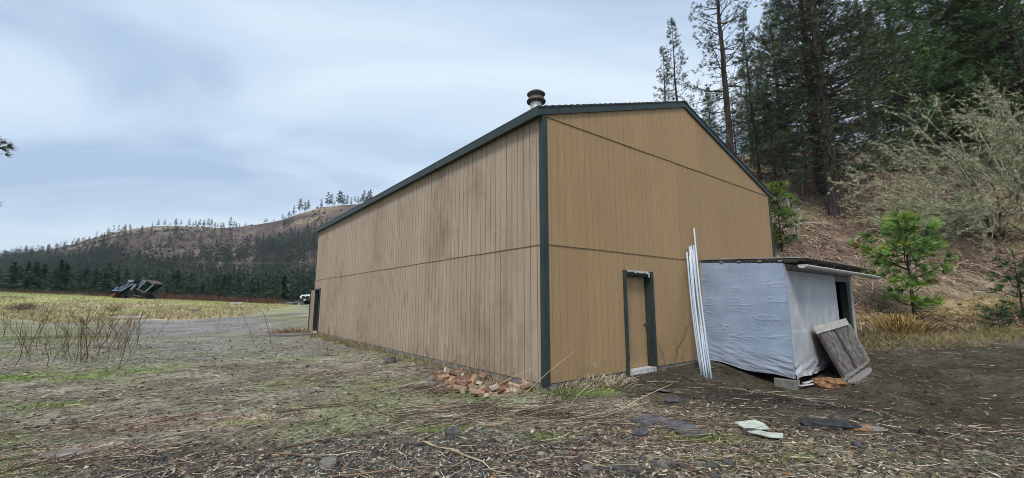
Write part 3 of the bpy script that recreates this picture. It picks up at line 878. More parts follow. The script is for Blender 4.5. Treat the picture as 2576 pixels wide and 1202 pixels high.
while k < 5.85:
    for f0 in (0.0, 0.04, 0.26, 0.30):
        if k + f0 * 0.235 < 5.86: cols.append((k + f0 * 0.235, 0.026 if f0 in (0.04, 0.26) else 0.0))
    k += 0.235
for a, hgt in cols:
    for o_ in (0.03, 1.2, 2.53):
        V.append(sp(a, o_, sroof(o_) + hgt - 0.02 * sst(3, 6, a) * (o_ / 2.5)))
n = len(cols)
for i in range(n - 1):
    for j in range(2):
        Fq.append((i * 3 + j, i * 3 + j + 1, i * 3 + 3 + j + 1, i * 3 + 3 + j))
m = MB(); m.add(V, Fq)
ro = m.build('roof_sheet', M['old_tin'], shed)
so_ = ro.modifiers.new('thickness', 'SOLIDIFY'); so_.thickness = 0.006
m = MB(); m.prism([sp(-0.03, 0.04, 2.59), sp(-0.03, 2.5, 2.455), sp(-0.03, 2.5, 2.50), sp(-0.03, 0.04, 2.64)], Vector(sp(0.028, 0, 0)) - Vector(sp(0, 0, 0))); m.build('rake_board', M['roof'], shed)
# half-round gutter under the eave
m = MB(); prof = []
for a in np.linspace(0.0, 6.75, 24):
    zc = 2.37 - 0.005 * a - 0.02 * sst(5.5, 6.8, a)
    for w in np.linspace(0, math.pi, 11):
        prof.append(sp(a, 2.43 + 0.085 * math.cos(w), zc - 0.085 * math.sin(w)))
Fg = [(i * 11 + j, i * 11 + j + 1, i * 11 + 12 + j, i * 11 + 11 + j) for i in range(23) for j in range(10)]
m.add(prof, Fg); gu = m.build('gutter', M['white_worn'], shed, smooth=True)
md = gu.modifiers.new('thickness', 'SOLIDIFY'); md.thickness = 0.006
m = MB(); m.prism([sp(-0.004, 2.43 + 0.088 * math.cos(w), 2.37 - 0.088 * math.sin(w)) for w in np.linspace(0, math.pi, 15)], Vector(sp(0.012, 0, 0)) - Vector(sp(0, 0, 0))); m.build('gutter_cap', M['white_worn'], shed)

# concrete block under the near corner
def ground_box(name, label, cat, mats, a0, a1, o0, o1, z0, z1, bev=0.01, group=None):
    m = MB(); sbox(m, a0, a1, o0, o1, z0, z1)
    c = Vector(sp((a0 + a1) / 2, (o0 + o1) / 2, z0))
    m.v = [tuple(Vector(p) - c) for p in m.v]
    o = m.build(name, mats, None, bevel=bev); o.location = c
    return tag(o, label, cat, group)
ground_box('concrete_block', 'grey concrete block holding up the near corner of the lean-to shed', 'block', M['concrete'], -0.06, 0.22, 1.63, 2.08, -0.72, -0.275)
ground_box('support_block', 'dark block in the shadow under the far end of the lean-to shed', 'block', M['concrete'], 5.0, 5.3, 1.7, 2.05, -0.6, -0.17)

# framed panel leaning on the shed
lp = thing('leaning_panel', 'weathered framed wooden panel leaning against the front of the lean-to shed', 'panel', sp(2.6, 2.5, -0.35))
TL, TR, BR, BL = (Vector(sp(1.16, SD + 0.11, 0.90)), Vector(sp(3.84, SD + 0.11, 1.04)), Vector(sp(3.90, SD + 0.56, -0.24)), Vector(sp(1.36, SD + 0.60, -0.42)))
def pq(u, v):
    return (TL * (1 - u) + TR * u) * v + (BL * (1 - u) + BR * u) * (1 - v)
pn = (TR - TL).cross(TL - BL).normalized()
if pn.dot(Vector((0, -1, 0))) < 0: pn = -pn
def pslab(name, u0, u1, v0, v1, d0, d1, mt):
    m = MB(); m.prism([pq(u0, v0) + pn * d0, pq(u1, v0) + pn * d0, pq(u1, v1) + pn * d0, pq(u0, v1) + pn * d0], pn * (d1 - d0))
    return m.build(name, mt, lp, bevel=0.003)
pslab('board', 0.03, 0.49, 0.05, 0.93, -0.012, 0.0, M['board_face'])
pslab('board', 0.495, 0.97, 0.05, 0.93, -0.012, 0.0, M['board_face'])
pslab('top_rail', 0.0, 0.30, 0.86, 1.0, 0.001, 0.035, M['pale_wood'])
pslab('top_rail', 0.306, 1.0, 0.855, 0.995, 0.001, 0.035, M['pale_wood'])
pslab('bottom_rail', 0.0, 1.0, 0.0, 0.10, 0.001, 0.035, M['grey_wood'])
pslab('stile', 0.0, 0.055, 0.10, 0.86, 0.0015, 0.06, M['dark_wood'])
pslab('stile', 0.49, 0.53, 0.10, 0.86, 0.0015, 0.04, M['dark_wood'])
pslab('stile', 0.95, 1.0, 0.10, 0.86, 0.0015, 0.06, M['grey_wood'])

# pale pipes leaning on the gable wall
def wall_pt(px, py, off):
    r = ray(px, py)
    ox, oy = CX - off * D1[0], CY - off * D1[1]
    A = np.array([[D2[0], -r[0]], [D2[1], -r[1]]])
    s_, t_ = np.linalg.solve(A, -np.array([ox, oy]))
    return Vector((r[0] * t_, r[1] * t_, CAM_H + r[2] * t_))
PIPES = [((1745, 574), (1789, 951), 0.024, 'tallest pale pipe, its tip rising well above the other leaning pipes'),
         ((1727, 634), (1763, 940), 0.022, 'leftmost of the pale pipes leaning on the tan gable wall'),
         ((1734, 621), (1772, 946), 0.024, 'second pale pipe from the left in the leaning bundle'),
         ((1738, 618), (1768, 938), 0.018, 'thin pale pipe set back behind the second pipe of the bundle'),
         ((1744, 617), (1781, 944), 0.020, 'pale pipe just left of the tallest pipe in the bundle'),
         ((1747, 656), (1778, 948), 0.020, 'shortest pale pipe at the front of the leaning bundle'),
         ((1734, 645), (1766, 942), 0.016, 'thin short pale pipe in the left half of the bundle'),
         ((1741, 628), (1785, 948), 0.022, 'pale pipe in the middle of the bundle, foot near the right')]
for i, (a, b, r_, lab) in enumerate(PIPES):
    top = wall_pt(*a, 0.05 + 0.012 * i)
    X, Y, Z = hit(*b)
    bot = Vector((X, Y, Z - 0.02))
    ax = top - bot
    m = MB()
    pts = [Vector((0, 0, 0)) + Vector((0.03 * math.sin(math.pi * q), 0, ax.length * q)) for q in np.linspace(0, 1, 9)]
    m.tube(pts, r_, 12)
    m.lathe([(r_ * 0.8, -0.002), (r_ * 0.8, 0.01), (0.0, 0.01)], (0, 0, ax.length - 0.0085), 12)
    o = m.build('plastic_pipe', M['pvc'], None, smooth=True)
    o.location = bot
    o.rotation_mode = 'QUATERNION'
    o.rotation_quaternion = ax.to_track_quat('Z', 'Y')
    tag(o, lab, 'pipe', 'pale pipes leaning on the gable wall')

# ================================================================== loose things on the ground
def chunk(name, label, cat, mt, px, py, size, rz=0, seed=0, tilt=0.0, sink=0.25, group=None, world_pt=None, sub=1):
    """irregular faceted lump: a subdivided cube pushed about"""
    r_ = random.Random(seed)
    X, Y, Z = world_pt if world_pt else hit(px, py)
    import bmesh
    bm = bmesh.new()
    bmesh.ops.create_cube(bm, size=1)
    bmesh.ops.subdivide_edges(bm, edges=bm.edges[:], cuts=2, use_grid_fill=True)
    for v in bm.verts:
        n = v.co.normalized() * 0.62
        v.co = v.co.lerp(n, 0.55)
        v.co += Vector((r_.uniform(-1, 1), r_.uniform(-1, 1), r_.uniform(-1, 1))) * 0.06
        v.co = Vector((v.co.x * size[0], v.co.y * size[1], v.co.z * size[2]))
    me = bpy.data.meshes.new(name); bm.to_mesh(me); bm.free()
    me.materials.append(mt)
    o = link(bpy.data.objects.new(name, me))
    o.location = (X, Y, Z + size[2] * (0.5 - sink)); o.rotation_euler = (tilt, tilt * 0.5, rz)
    return tag(o, label, cat, group)
def shard(name, label, cat, mt, px, py, poly, thick, rz, tilt=(0, 0), lift=0.02, group=None):
    X, Y, Z = hit(px, py)
    m = MB(); m.prism([(a, b, 0) for a, b in poly], (0, 0, thick))
    o = m.build(name, mt, None, world=False, bevel=0.002)
    o.location = (X, Y, Z + lift); o.rotation_euler = (tilt[0], tilt[1], rz)
    return tag(o, label, cat, group)
chunk('stone', 'squarish dark stone alone in the gravel below the brick heap', 'stone', M['darkstone'], 1138, 1103, (0.17, 0.14, 0.14), 0.4, 3)
chunk('stone', 'brownish rounded stone half sunk in the near gravel', 'stone', M['stone'], 826, 1203 - 30, (0.16, 0.13, 0.10), 0.2, 4)
chunk('stone', 'flat grey stone at the bottom left edge of the gravel', 'stone', M['stone'], 170, 1150, (0.42, 0.2, 0.07), 0.1, 5, sink=0.4)
chunk('stone', 'small dark stone on the grassy strip beside the long wall', 'stone', M['darkstone'], 1031, 886, (0.14, 0.12, 0.11), 0.2, 6)
for px, py, sz, sd, lab in ((985, 912, (0.30, 0.2, 0.2), 7, 'dark rounded stone in the small stone cluster by the long wall'), (963, 915, (0.26, 0.17, 0.12), 8, 'pale flat stone at the left of the stone cluster by the long wall'),
                            (972, 907, (0.20, 0.15, 0.14), 9, 'pale stone at the back of the stone cluster by the long wall'), (1078, 930, (0.2, 0.14, 0.08), 10, 'pale cobble above the brick heap near the foundation'),
                            (1082, 945, (0.16, 0.12, 0.10), 11, 'rounded pinkish cobble at the left end of the brick heap'), (1086, 955, (0.17, 0.12, 0.09), 12, 'lower pinkish cobble at the left end of the brick heap')):
    chunk('stone', lab, 'stone', M['stone'] if sd != 7 else M['darkstone'], px, py, sz, sd * 0.7, sd)
BIGST = [(1585, 1178), (1612, 1190), (1640, 1182), (1668, 1195), (1700, 1180), (1725, 1192), (1755, 1186), (1560, 1192), (1530, 1186), (1500, 1196), (1680, 1160), (1800, 1194), (1775, 1168), (1840, 1190), (1625, 1165), (1480, 1182)]
for i, (px, py) in enumerate(BIGST):
    s_ = rnd.uniform(0.05, 0.095)
    px += rnd.uniform(-14, 14); py += rnd.uniform(-10, 8)
    chunk('cobble', 'grey cobble in the rough stone scatter at the bottom centre of the path edge', 'stone', M['stone'] if i % 3 == 0 else M['darkstone'], px, py, (s_ * 1.5, s_, s_ * 0.8), rnd.uniform(0, 3), 40 + i, group='cobbles at the bottom centre')
shard('broken_board', 'pale green broken board lying tilted on a dark lump', 'board', M['mint'], 1893, 1086, [(-0.16, -0.10), (0.10, -0.17), (0.16, -0.02), (0.13, 0.10), (-0.15, 0.14)], 0.012, 0.2, (0.12, -0.1), 0.06)
shard('broken_board', 'pale green pointed board piece lying in front of its twin', 'board', M['mint'], 1930, 1106, [(-0.20, 0.08), (-0.02, -0.09), (0.13, -0.10), (0.24, 0.04), (0.05, 0.07), (0.0, 0.12)], 0.012, 0.1, (0.08, 0.05), 0.04)
chunk('dark_lump', 'small dark lump under the pale green broken board', 'lump', M['darkstone'], 1888, 1094, (0.2, 0.1, 0.08), 0.1, 21)
chunk('charred_slab', 'black charred slab of wood lying on the dark soil', 'slab', M['char'], 2088, 1076, (0.62, 0.26, 0.09), -0.25, 22, sink=0.3)
for i, (px, py, L_, lab) in enumerate(((2130, 1082, 0.5, 'split brown timber beside the charred slab'), (2180, 1085, 0.42, 'grey split timber at the right end of the scattered wood'), (2155, 1078, 0.36, 'short rotten timber piece behind the split brown timber'))):
    chunk('rotten_timber', lab, 'timber', M['rot'] if i != 1 else M['grey_wood'], px, py, (L_, 0.09, 0.05), -0.35 + 0.1 * i, 24 + i, sink=0.2)
chunk('rotten_log', 'crumbling brown log end under the foot of the leaning panel', 'log', M['rot'], 2086, 972, (0.62, 0.42, 0.24), 0.3, 27, sink=0.35)
# long timber under the panel
ta, tb = Vector(sp(1.2, 2.72, -0.46)), Vector(sp(4.6, 2.62, -0.30))
m = MB(); dv = (tb - ta); nn = dv.cross(Vector((0, 0, 1))).normalized()
m.par(ta, dv, nn * 0.2, (0, 0, 0.16)); m.v = [tuple(Vector(p) - ta + Vector((rnd.uniform(-.015, .015), rnd.uniform(-.015, .015), rnd.uniform(-.02, .02)))) for p in m.v]
o = m.build('sill_timber', M['grey_wood'], None, bevel=0.02); o.location = ta
tag(o, 'long old timber lying along the foot of the leaning panel', 'timber')
for i, (px, py, rz, L_, lab) in enumerate(((2045, 966, 0.55, 0.9, 'upper white strip lying under the shed beside the concrete block'), (2050, 974, 0.35, 1.0, 'lower white strip lying in front of the shed beside the concrete block'))):
    shard('plastic_strip', lab, 'strip', M['white_worn'], px, py, [(-L_ / 2, -0.05), (L_ / 2, -0.04), (L_ / 2 + 0.06, 0.05), (-L_ / 2, 0.04)], 0.012, rz, (0, -0.03), 0.05)
SL_ = [(1650, 1068, 0.34, 0.0, 'large dark shard propped on the litter in front of the gable wall'), (1700, 1080, 0.26, 0.4, 'dark shard lying right of the large propped one'), (1625, 1078, 0.18, 0.9, 'small dark shard at the left of the shard scatter'),
       (1735, 1100, 0.24, -0.3, 'dark shard nearest the path in the shard scatter'), (1690, 1010, 0.22, 0.2, 'dark shard on the litter between the gable wall and the path'), (1610, 1100, 0.15, 0.5, 'dark sliver at the left end of the shards'), (1660, 985, 0.2, -0.2, 'dark shard lying near the foot of the gable wall')]
for i, (px, py, s_, rz, lab) in enumerate(SL_):
    n = 9
    shard('dark_shard', lab, 'shard', M['slate'], px, py, [(s_ * rnd.uniform(0.45, 1.25) * math.cos(k * 2 * math.pi / n), s_ * 0.55 * rnd.uniform(0.6, 1.1) * math.sin(k * 2 * math.pi / n)) for k in range(n)], 0.014, rz, (rnd.uniform(-.1, .3), rnd.uniform(-.15, .15)), 0.04)
# loop of wire
pts = []
for px, py in ((2012, 998), (1994, 1008), (1999, 1017), (2020, 1021), (2045, 1023), (2070, 1026), (2085, 1022), (2086, 1015), (2070, 1003), (2050, 990)):
    X, Y, Z = hit(px, py); pts.append(Vector((X, Y, Z + 0.02)))
m = MB(); c = pts[0].copy(); m.tube([p - c for p in pts], 0.0045, 6); o = m.build('wire_loop', M['old_tin'], None); o.location = c
tag(o, 'thin pale wire lying in an open loop on the dark soil', 'wire')

# ---- heap of bricks against the long wall
import bmesh as _bm
def brick_mesh(name, mt, L_, seed):
    bm = _bm.new(); _bm.ops.create_cube(bm, size=1)
    r_ = random.Random(seed)
    for v in bm.verts:
        v.co = Vector((v.co.x * L_, v.co.y * 0.10, v.co.z * 0.062))
        if abs(L_ - 0.2) > 0.01 and v.co.x > 0: v.co.x += r_.uniform(-0.03, 0.02)
    _bm.ops.bevel(bm, geom=bm.edges[:], offset=0.005, segments=1, affect='EDGES')
    me = bpy.data.meshes.new(name); bm.to_mesh(me); bm.free(); me.materials.append(mt)
    return me
BRM = [brick_mesh('brick', M[k], L_, i) for i, (k, L_) in enumerate((('brick_a', 0.2), ('brick_b', 0.2), ('brick_c', 0.2), ('brick_b', 0.13), ('brick_a', 0.11), ('brick_d', 0.12), ('brick_c', 0.15), ('brick_d', 0.09)))]
BL_ = {'brick_a': 'orange red brick in the loose heap at the foot of the long wall', 'brick_b': 'pale orange brick in the loose heap at the foot of the long wall',
       'brick_c': 'dull brown brick in the loose heap at the foot of the long wall', 'brick_d': 'cream coloured brick bat in the loose heap at the foot of the long wall'}
KEY = ['brick_a', 'brick_b', 'brick_c', 'brick_b', 'brick_a', 'brick_d', 'brick_c', 'brick_d']
lay = []
for i in range(96):
    for tr in range(30):
        q = rnd.random()
        t_ = 0.1 + 2.6 * q
        o_ = 0.16 + 1.4 * rnd.random() ** 0.85 * (1 - abs(q - 0.4) * 0.8)
        if o_ < 1.55: break
    x, y, _ = bp(-o_, t_, 0)
    near = [w for (a, b, w) in lay if math.hypot(a - x, b - y) < 0.13]
    lv_ = min(max(near) + 1, 2) if near else 0
    lay.append((x, y, lv_))
    k = rnd.choices(range(8), (4, 5, 7, 4, 3, 3, 6, 3))[0]
    o = link(bpy.data.objects.new('brick', BRM[k]))
    o.location = (x, y, tz(x, y) + 0.022 + lv_ * 0.05)
    o.scale = (1.18, 1.18, 1.1)
    o.rotation_euler = (rnd.gauss(0, 0.28) + (math.pi / 2 if rnd.random() < 0.15 else 0), rnd.gauss(0, 0.25), rnd.uniform(0, 6.28))
    tag(o, BL_[KEY[k]], 'brick', 'loose bricks heaped by the long wall')

# ================================================================== vegetation helpers
def unit(n, g=rng):
    v = g.normal(size=(n, 3)); return v / np.linalg.norm(v, axis=1)[:, None]
def blades(P0, D, L, Wd, g=rng):
    """one tapering triangle per blade"""
    n = len(P0)
    side = np.cross(D, unit(n, g)); side /= np.linalg.norm(side, axis=1)[:, None] + 1e-9
    a = P0 + side * (Wd / 2)[:, None]; b = P0 - side * (Wd / 2)[:, None]; c = P0 + D * L[:, None]
    V = np.stack([a, b, c], 1).reshape(-1, 3)
    return V, np.arange(3 * n).reshape(-1, 3)
def tufts(P0, D, size, k, colr, g, wfac=0.11, spread=0.9):
    """needle tufts: k needles from each point round direction D"""
    n = len(P0)
    Pp = np.repeat(P0, k, 0); Dd = np.repeat(D, k, 0) + unit(n * k, g) * spread
    Dd /= np.linalg.norm(Dd, axis=1)[:, None]
    L = np.repeat(size, k) * g.uniform(0.7, 1.15, n * k)
    V, F = blades(Pp, Dd, L, L * wfac, g)
    c = np.repeat(np.repeat(colr, k, 0) * g.uniform(0.8, 1.2, (n * k, 1)), 3, 0)
    return V, F, c

def pick(n, cols, w):
    c = np.array(cols)[rng.choice(len(cols), n, p=np.array(w) / sum(w))]
    return c * rng.uniform(0.7, 1.3, (n, 1))

class Tubes:
    """many thin tapered tubes into one mesh"""
    def __init__(s): s.V, s.F, s.n = [], [], 0
    def add(s, pts, r0, r1, n=4):
        pts = np.asarray(pts, float); k = len(pts)
        d = np.gradient(pts, axis=0); d /= np.linalg.norm(d, axis=1)[:, None] + 1e-9
        a = np.cross(d, [0.31, 0.17, 0.93]); a /= np.linalg.norm(a, axis=1)[:, None] + 1e-9
        b = np.cross(d, a)
        r = np.linspace(r0, r1, k) if np.isscalar(r0) else np.asarray(r0)
        w = np.arange(n) * 2 * math.pi / n
        ring = pts[:, None, :] + r[:, None, None] * (a[:, None, :] * np.cos(w)[None, :, None] + b[:, None, :] * np.sin(w)[None, :, None])
        s.V.append(ring.reshape(-1, 3))
        i = np.arange(k - 1)[:, None] * n; j = np.arange(n)[None, :]
        f = np.stack([i + j, i + n + j, i + n + (j + 1) % n, i + (j + 1) % n], -1).reshape(-1, 4) + s.n
        s.F.append(f); s.n += k * n
    def mesh(s, name, mt):
        return npmesh(name, np.concatenate(s.V), np.concatenate(s.F), mt, smooth=True)

def pine(seed, H, r0, crown, Lmax, per, gap, tsize, k, green, bark, dead=8, droop=0.25, fill=1.0, lean=0.02, top_r=0.02, shape=0.75):
    """a pine standing at the origin: trunk with limbs, crown of needle tufts"""
    g = np.random.default_rng(seed)
    tb = Tubes()
    zz = np.linspace(-0.6, H, 18)
    wx = np.cumsum(g.normal(0, 0.02 * H / 18, 18)) + lean * zz; wy = np.cumsum(g.normal(0, 0.02 * H / 18, 18))
    rr = np.maximum(r0 * (1 - (np.clip(zz, 0, H) / H)) ** 0.85, top_r); rr[0] = r0 * 1.35; rr[1] *= 1.06
    tb.add(np.stack([wx, wy, zz], 1), rr, 0, 10)
    P0, D0, S0 = [], [], []
    def axis(z): return np.array([np.interp(z, zz, wx), np.interp(z, zz, wy), z])
    z = crown * H
    while z < H - 0.15:
        t = (z - crown * H) / (H - crown * H)
        prof = (min(1, 0.55 + 1.8 * t)) * (1 - t) ** shape
        for b in range(int(per + g.integers(-1, 2))):
            L = max(0.25, Lmax * prof * g.uniform(0.45, 1.2))
            az = g.uniform(0, 6.283)
            el = -droop + t * (0.75 + droop) + g.normal(0, 0.14)
            dirv = np.array([math.cos(az) * math.cos(el), math.sin(az) * math.cos(el), math.sin(el)])
            n = 6
            q = np.linspace(0, 1, n)
            pts = axis(z) + dirv * (q * L)[:, None]
            pts[:, 2] += (q ** 2.2) * L * (0.16 + 0.12 * g.random()) - np.sin(q * 3.14) * L * 0.06
            pts[1:] += g.normal(0, 0.02 * L, (n - 1, 3))
            tb.add(pts, 0.012 + 0.014 * L, 0.006, 4)
            nt_ = max(2, int(L / 0.30 * fill))
            for j in range(nt_):
                w = 1 - (g.random() ** 1.3) * 0.75
                p = np.array([np.interp(w, q, pts[:, c]) for c in range(3)])
                sd_ = g.choice([-1, 1]) * g.uniform(0.4, 1.25)
                ca, sa = math.cos(az + sd_), math.sin(az + sd_)
                l2 = L * (0.10 + 0.22 * (1 - w)) + g.uniform(0.1, 0.35)
                tw = np.array([ca * 0.9, sa * 0.9, g.uniform(-0.05, 0.5)])
                e_ = p + tw * l2
                tb.add(np.array([p, (p + e_) / 2 + g.normal(0, 0.03, 3), e_]), 0.009, 0.005, 3)
                P0.append(e_); D0.append(tw / np.linalg.norm(tw)); S0.append(tsize * g.uniform(0.8, 1.2))
                if g.random() < 0.55 * fill:
                    P0.append(p + tw * l2 * 0.55 + g.normal(0, 0.06, 3)); D0.append(tw / np.linalg.norm(tw)); S0.append(tsize * g.uniform(0.7, 1.0))
            P0.append(pts[-1]); D0.append(dirv); S0.append(tsize * 1.15)
        z += gap * g.uniform(0.7, 1.3)
    P0.append(axis(H)); D0.append(np.array([0, 0, 1.0])); S0.append(tsize * 1.2)
    for b in range(dead):
        z = g.uniform(0.05, max(crown, 0.1)) * H; az = g.uniform(0, 6.283); L = g.uniform(0.4, 1.0) * Lmax * 0.5
        q = np.linspace(0, 1, 4); pts = axis(z) + np.stack([np.cos(az) * q * L, np.sin(az) * q * L, -0.2 * L * q + 0.05 * L * np.sin(q * 5)], 1) + np.concatenate([np.zeros((1, 3)), g.normal(0, 0.05 * L, (3, 3))])
        tb.add(pts, 0.025, 0.006, 4)
    P0, D0, S0 = np.array(P0), np.array(D0), np.array(S0)
    base = np.array(green)[None, :] * g.uniform(0.6, 1.45, (len(P0), 1)) * (1 + g.normal(0, 0.07, (len(P0), 3)))
    yel = g.random(len(P0)) < 0.18
    base[yel] *= np.array([1.5, 1.15, 0.8])
    rust = g.random(len(P0)) < 0.025
    base[rust] = np.array([0.14, 0.075, 0.03])
    V, F, c = tufts(P0, D0, S0, k, base, g)
    return tb.mesh('trunk', bark), npmesh('crown', V, F, M['needle'], col=c)

def place_tree(name, meshes, loc, rz, sc, label, cat, group, lean=(0, 0)):
    o = thing(name, label, cat, loc, (lean[0], lean[1], rz), group)
    o.scale = (sc, sc, sc)
    link(bpy.data.objects.new('trunk', meshes[0]), o); link(bpy.data.objects.new('crown', meshes[1]), o)
    return o
G_DARK, G_MID, G_YOUNG = (0.056, 0.082, 0.042), (0.085, 0.125, 0.048), (0.165, 0.275, 0.075)
PM = {
    'sparse_a': pine(101, 22, 0.22, 0.10, 2.7, 4, 0.48, 0.32, 12, G_DARK, M['bark'], 10, 0.15, 1.05),
    'sparse_b': pine(102, 24, 0.27, 0.10, 3.0, 4, 0.48, 0.32, 10, G_DARK, M['bark'], 12, 0.2, 0.85, 0.0, 0.02, 0.6),
    'main': pine(103, 27, 0.36, 0.10, 4.8, 6, 0.44, 0.36, 10, G_DARK, M['bark'], 14, 0.22, 1.2, 0.0, 0.03, 0.55),
    'full': pine(104, 25, 0.36, 0.10, 4.8, 6, 0.44, 0.38, 10, G_MID, M['bark'], 8, 0.25, 1.2, 0.0, 0.03, 0.6),
    'fir': pine(105, 24, 0.34, 0.05, 4.5, 7, 0.40, 0.38, 10, (0.070, 0.135, 0.052), M['bark'], 4, 0.35, 1.15, 0.0, 0.02, 0.8),
    'under': pine(106, 11, 0.15, 0.08, 2.8, 5, 0.38, 0.30, 10, G_MID, M['bark'], 5, 0.2, 1.0, 0.0, 0.02, 0.7),
}
def on_slope(px, depth):
    X = ray(px, 500)[0] / ray(px, 500)[1] * depth
    return (X, depth, tz(X, depth) - 0.05)
# (ov x at mid trunk, depth, kind, scale, rot, name, label)
TREES = [
    (1683, 46, 'sparse_a', 0.80, 0.4, 'small thin pine showing its tip just right of the roof peak'),
    (1722, 41, 'sparse_a', 0.86, 1.9, 'slender sparse pine rising behind the roof peak, left of the taller pine'),
    (1850, 32.5, 'sparse_b', 1.08, 2.6, 'tall sparse pine rising past the picture top behind the right roof slope'),
    (1915, 34, 'sparse_a', 0.70, 3.3, 'thin shorter pine between the tall sparse pine and the big dark pine'),
    (2100, 26, 'main', 1.02, 0.6, 'big dark pine with the thickest trunk on the slope behind the shed'),
    (2070, 30, 'main', 0.95, 3.9, 'dark pine standing close behind the left side of the big pine'),
    (2295, 37, 'fir', 1.05, 1.0, 'dense dark green conifer filling the upper right behind the lichen shrub'),
    (2375, 40, 'fir', 1.10, 2.2, 'second dense conifer, right of the first in the upper right'),
    (2480, 38, 'fir', 1.12, 0.3, 'dense dark conifer near the right edge of the picture'),
    (2565, 36, 'full', 1.10, 4.0, 'dark conifer cut by the right edge of the picture'),
    (2215, 42, 'full', 0.95, 5.1, 'full pine between the big dark pine and the dense conifers'),
    (2640, 32, 'fir', 1.1, 2.0, 'dense conifer mostly beyond the right edge of the picture'),
]
for px, dep, kd, sc, rz, lab in TREES:
    place_tree('pine_tree', PM[kd], on_slope(px, dep), rz, sc, lab, 'tree', 'tall conifers on the slope at right')
ob = pine(107, 19, 0.24, 0.42, 2.6, 4, 0.6, 0.32, 9, G_DARK, M['bark_red'], 8, 0.2, 0.7)
place_tree('pine_tree', ob, on_slope(2060, 32.5), 0.3, 1.0, 'pine with an orange trunk behind the left of the big dark pine', 'tree', 'tall conifers on the slope at right')
BACK = [(1985, 46, 'full', 0.8, 1), (2430, 52, 'full', 1.1, 0.4), (2530, 50, 'fir', 1.05, 1.4),
        (1945, 52, 'fir', 0.62, 2.4), (2590, 58, 'full', 1.2, 5.4), (2480, 66, 'fir', 1.1, 1.2), (1900, 60, 'full', 0.62, 2.9), (1800, 64, 'fir', 0.55, 1.9)]
for px, dep, kd, sc, rz in BACK:
    place_tree('pine_tree', PM[kd], on_slope(px, dep), rz, sc, 'dark conifer deep in the wood behind the front pines on the slope', 'tree', 'conifers deep in the wood on the slope')
UND = [(1955, 33, 0.62, 1), (1985, 37, 0.75, 2), (2035, 38, 0.8, 3), (2255, 40, 0.9, 0), (2330, 42, 0.9, 1.5), (2420, 44, 1.0, 2.5), (2545, 33, 0.9, 3.5), (1860, 40, 0.75, 4.5), (1905, 44, 0.8, 5.5), (2100, 42, 1.0, 0.7)]
for px, dep, sc, rz in UND:
    place_tree('young_conifer', PM['under'], on_slope(px, dep), rz, sc, 'mid-height green conifer under the tall pines on the slope', 'tree', 'mid-height conifers under the tall pines')

# ---- young pines in the open
def young_pine(seed, H, Lmax, per=5, crown=0.16, tsize=0.26, k=26, green=G_YOUNG, fill=1.5, gap=0.34):
    return pine(seed, H, 0.055 * H / 4, crown, Lmax, per, gap, tsize, k, green, M['bark'], 3, 0.05, fill, 0.01, 0.012, 0.55)
X, Y, Z = hit(2303, 815)
yp = pine(201, 3.8, 0.065, 0.17, 1.28, 5, 0.37, 0.30, 40, G_YOUNG, M['bark'], 7, -0.14, 1.4, -0.01, 0.014, 0.36)
place_tree('young_pine', yp, (X, Y, Z), 0.5, 1.0, 'bushy bright green young pine standing alone right of the shed', 'tree', None)
X, Y, Z = hit(1968, 640)
y2 = pine(202, 3.4, 0.05, 0.12, 1.0, 5, 0.34, 0.28, 34, (0.15, 0.25, 0.06), M['bark'], 3, 0.0, 1.1, 0.0, 0.012, 0.5)
place_tree('young_pine', y2, (X, Y, Z), 2.0, 1.0, 'yellowish green young pine beside the far right corner of the workshop', 'tree', None)
X, Y, Z = hit(2578, 812)
place_tree('young_pine', pine(203, 2.3, 0.04, 0.1, 0.9, 5, 0.28, 0.24, 20, (0.05, 0.105, 0.035), M['bark'], 2, 0.0, 1.0, 0.0, 0.012, 0.5), (X, Y, Z), 1.0, 1.0, 'small green pine cut by the right edge above the pale grass', 'tree', None)
X, Y, Z = hit(2516, 836)
place_tree('pine_seedling', pine(204, 0.8, 0.015, 0.1, 0.3, 4, 0.16, 0.15, 12, (0.05, 0.10, 0.035), M['bark'], 0, 0.0, 1.0, 0.0, 0.006, 0.5), (X, Y, Z), 1.0, 1.0, 'tiny pine seedling on the grass left of the right edge', 'tree', None)
# ---- pine just outside the left edge, one bough reaching into view
tp = at(-70, 470, 15.0)
edge = pine(205, 10.5, 0.16, 0.42, 2.6, 4, 0.5, 0.30, 26, (0.07, 0.085, 0.07), M['bark'], 4, 0.1, 1.2)
place_tree('pine_tree', edge, (tp[0] - 2.72, tp[1], tz(tp[0] - 2.72, tp[1]) + 0.5), 1.2, 1.0, 'pine beyond the left edge with only a bough tip in the picture', 'tree', None)

# ---- bare snag and dead trunk near the small pine
X, Y, Z = hit(1996, 615)
tb = Tubes()
for dx_, hh, r_ in ((0.0, 2.9, 0.07), (0.28, 2.3, 0.05)):
    q = np.linspace(0, 1, 7); tb.add(np.stack([dx_ + 0.12 * np.sin(q * 4) - 0.1 * q, 0.05 * np.cos(q * 5), q * hh - 0.2], 1), r_, r_ * 0.4, 7)
    for j in range(5):
        z0 = hh * (0.45 + 0.1 * j); a = j * 2.1
        tb.add(np.array([[dx_, 0, z0], [dx_ + 0.25 * math.cos(a), 0.25 * math.sin(a), z0 + 0.12], [dx_ + 0.5 * math.cos(a), 0.4 * math.sin(a), z0 + 0.42]]), 0.018, 0.006, 4)
o = link(bpy.data.objects.new('dead_snag', tb.mesh('dead_snag', M['snag']))); o.location = (X, Y, Z)
tag(o, 'pale bleached broken snag behind the small pine at the workshop corner', 'snag')
X, Y, Z = hit(2040, 597)
tb = Tubes(); q = np.linspace(0, 1, 8)
tb.add(np.stack([q * 3.2 - 1.6, 0.3 * np.sin(q * 3), 0.25 + 0.55 * np.sin(q * 2.6)], 1), 0.05, 0.015, 6)
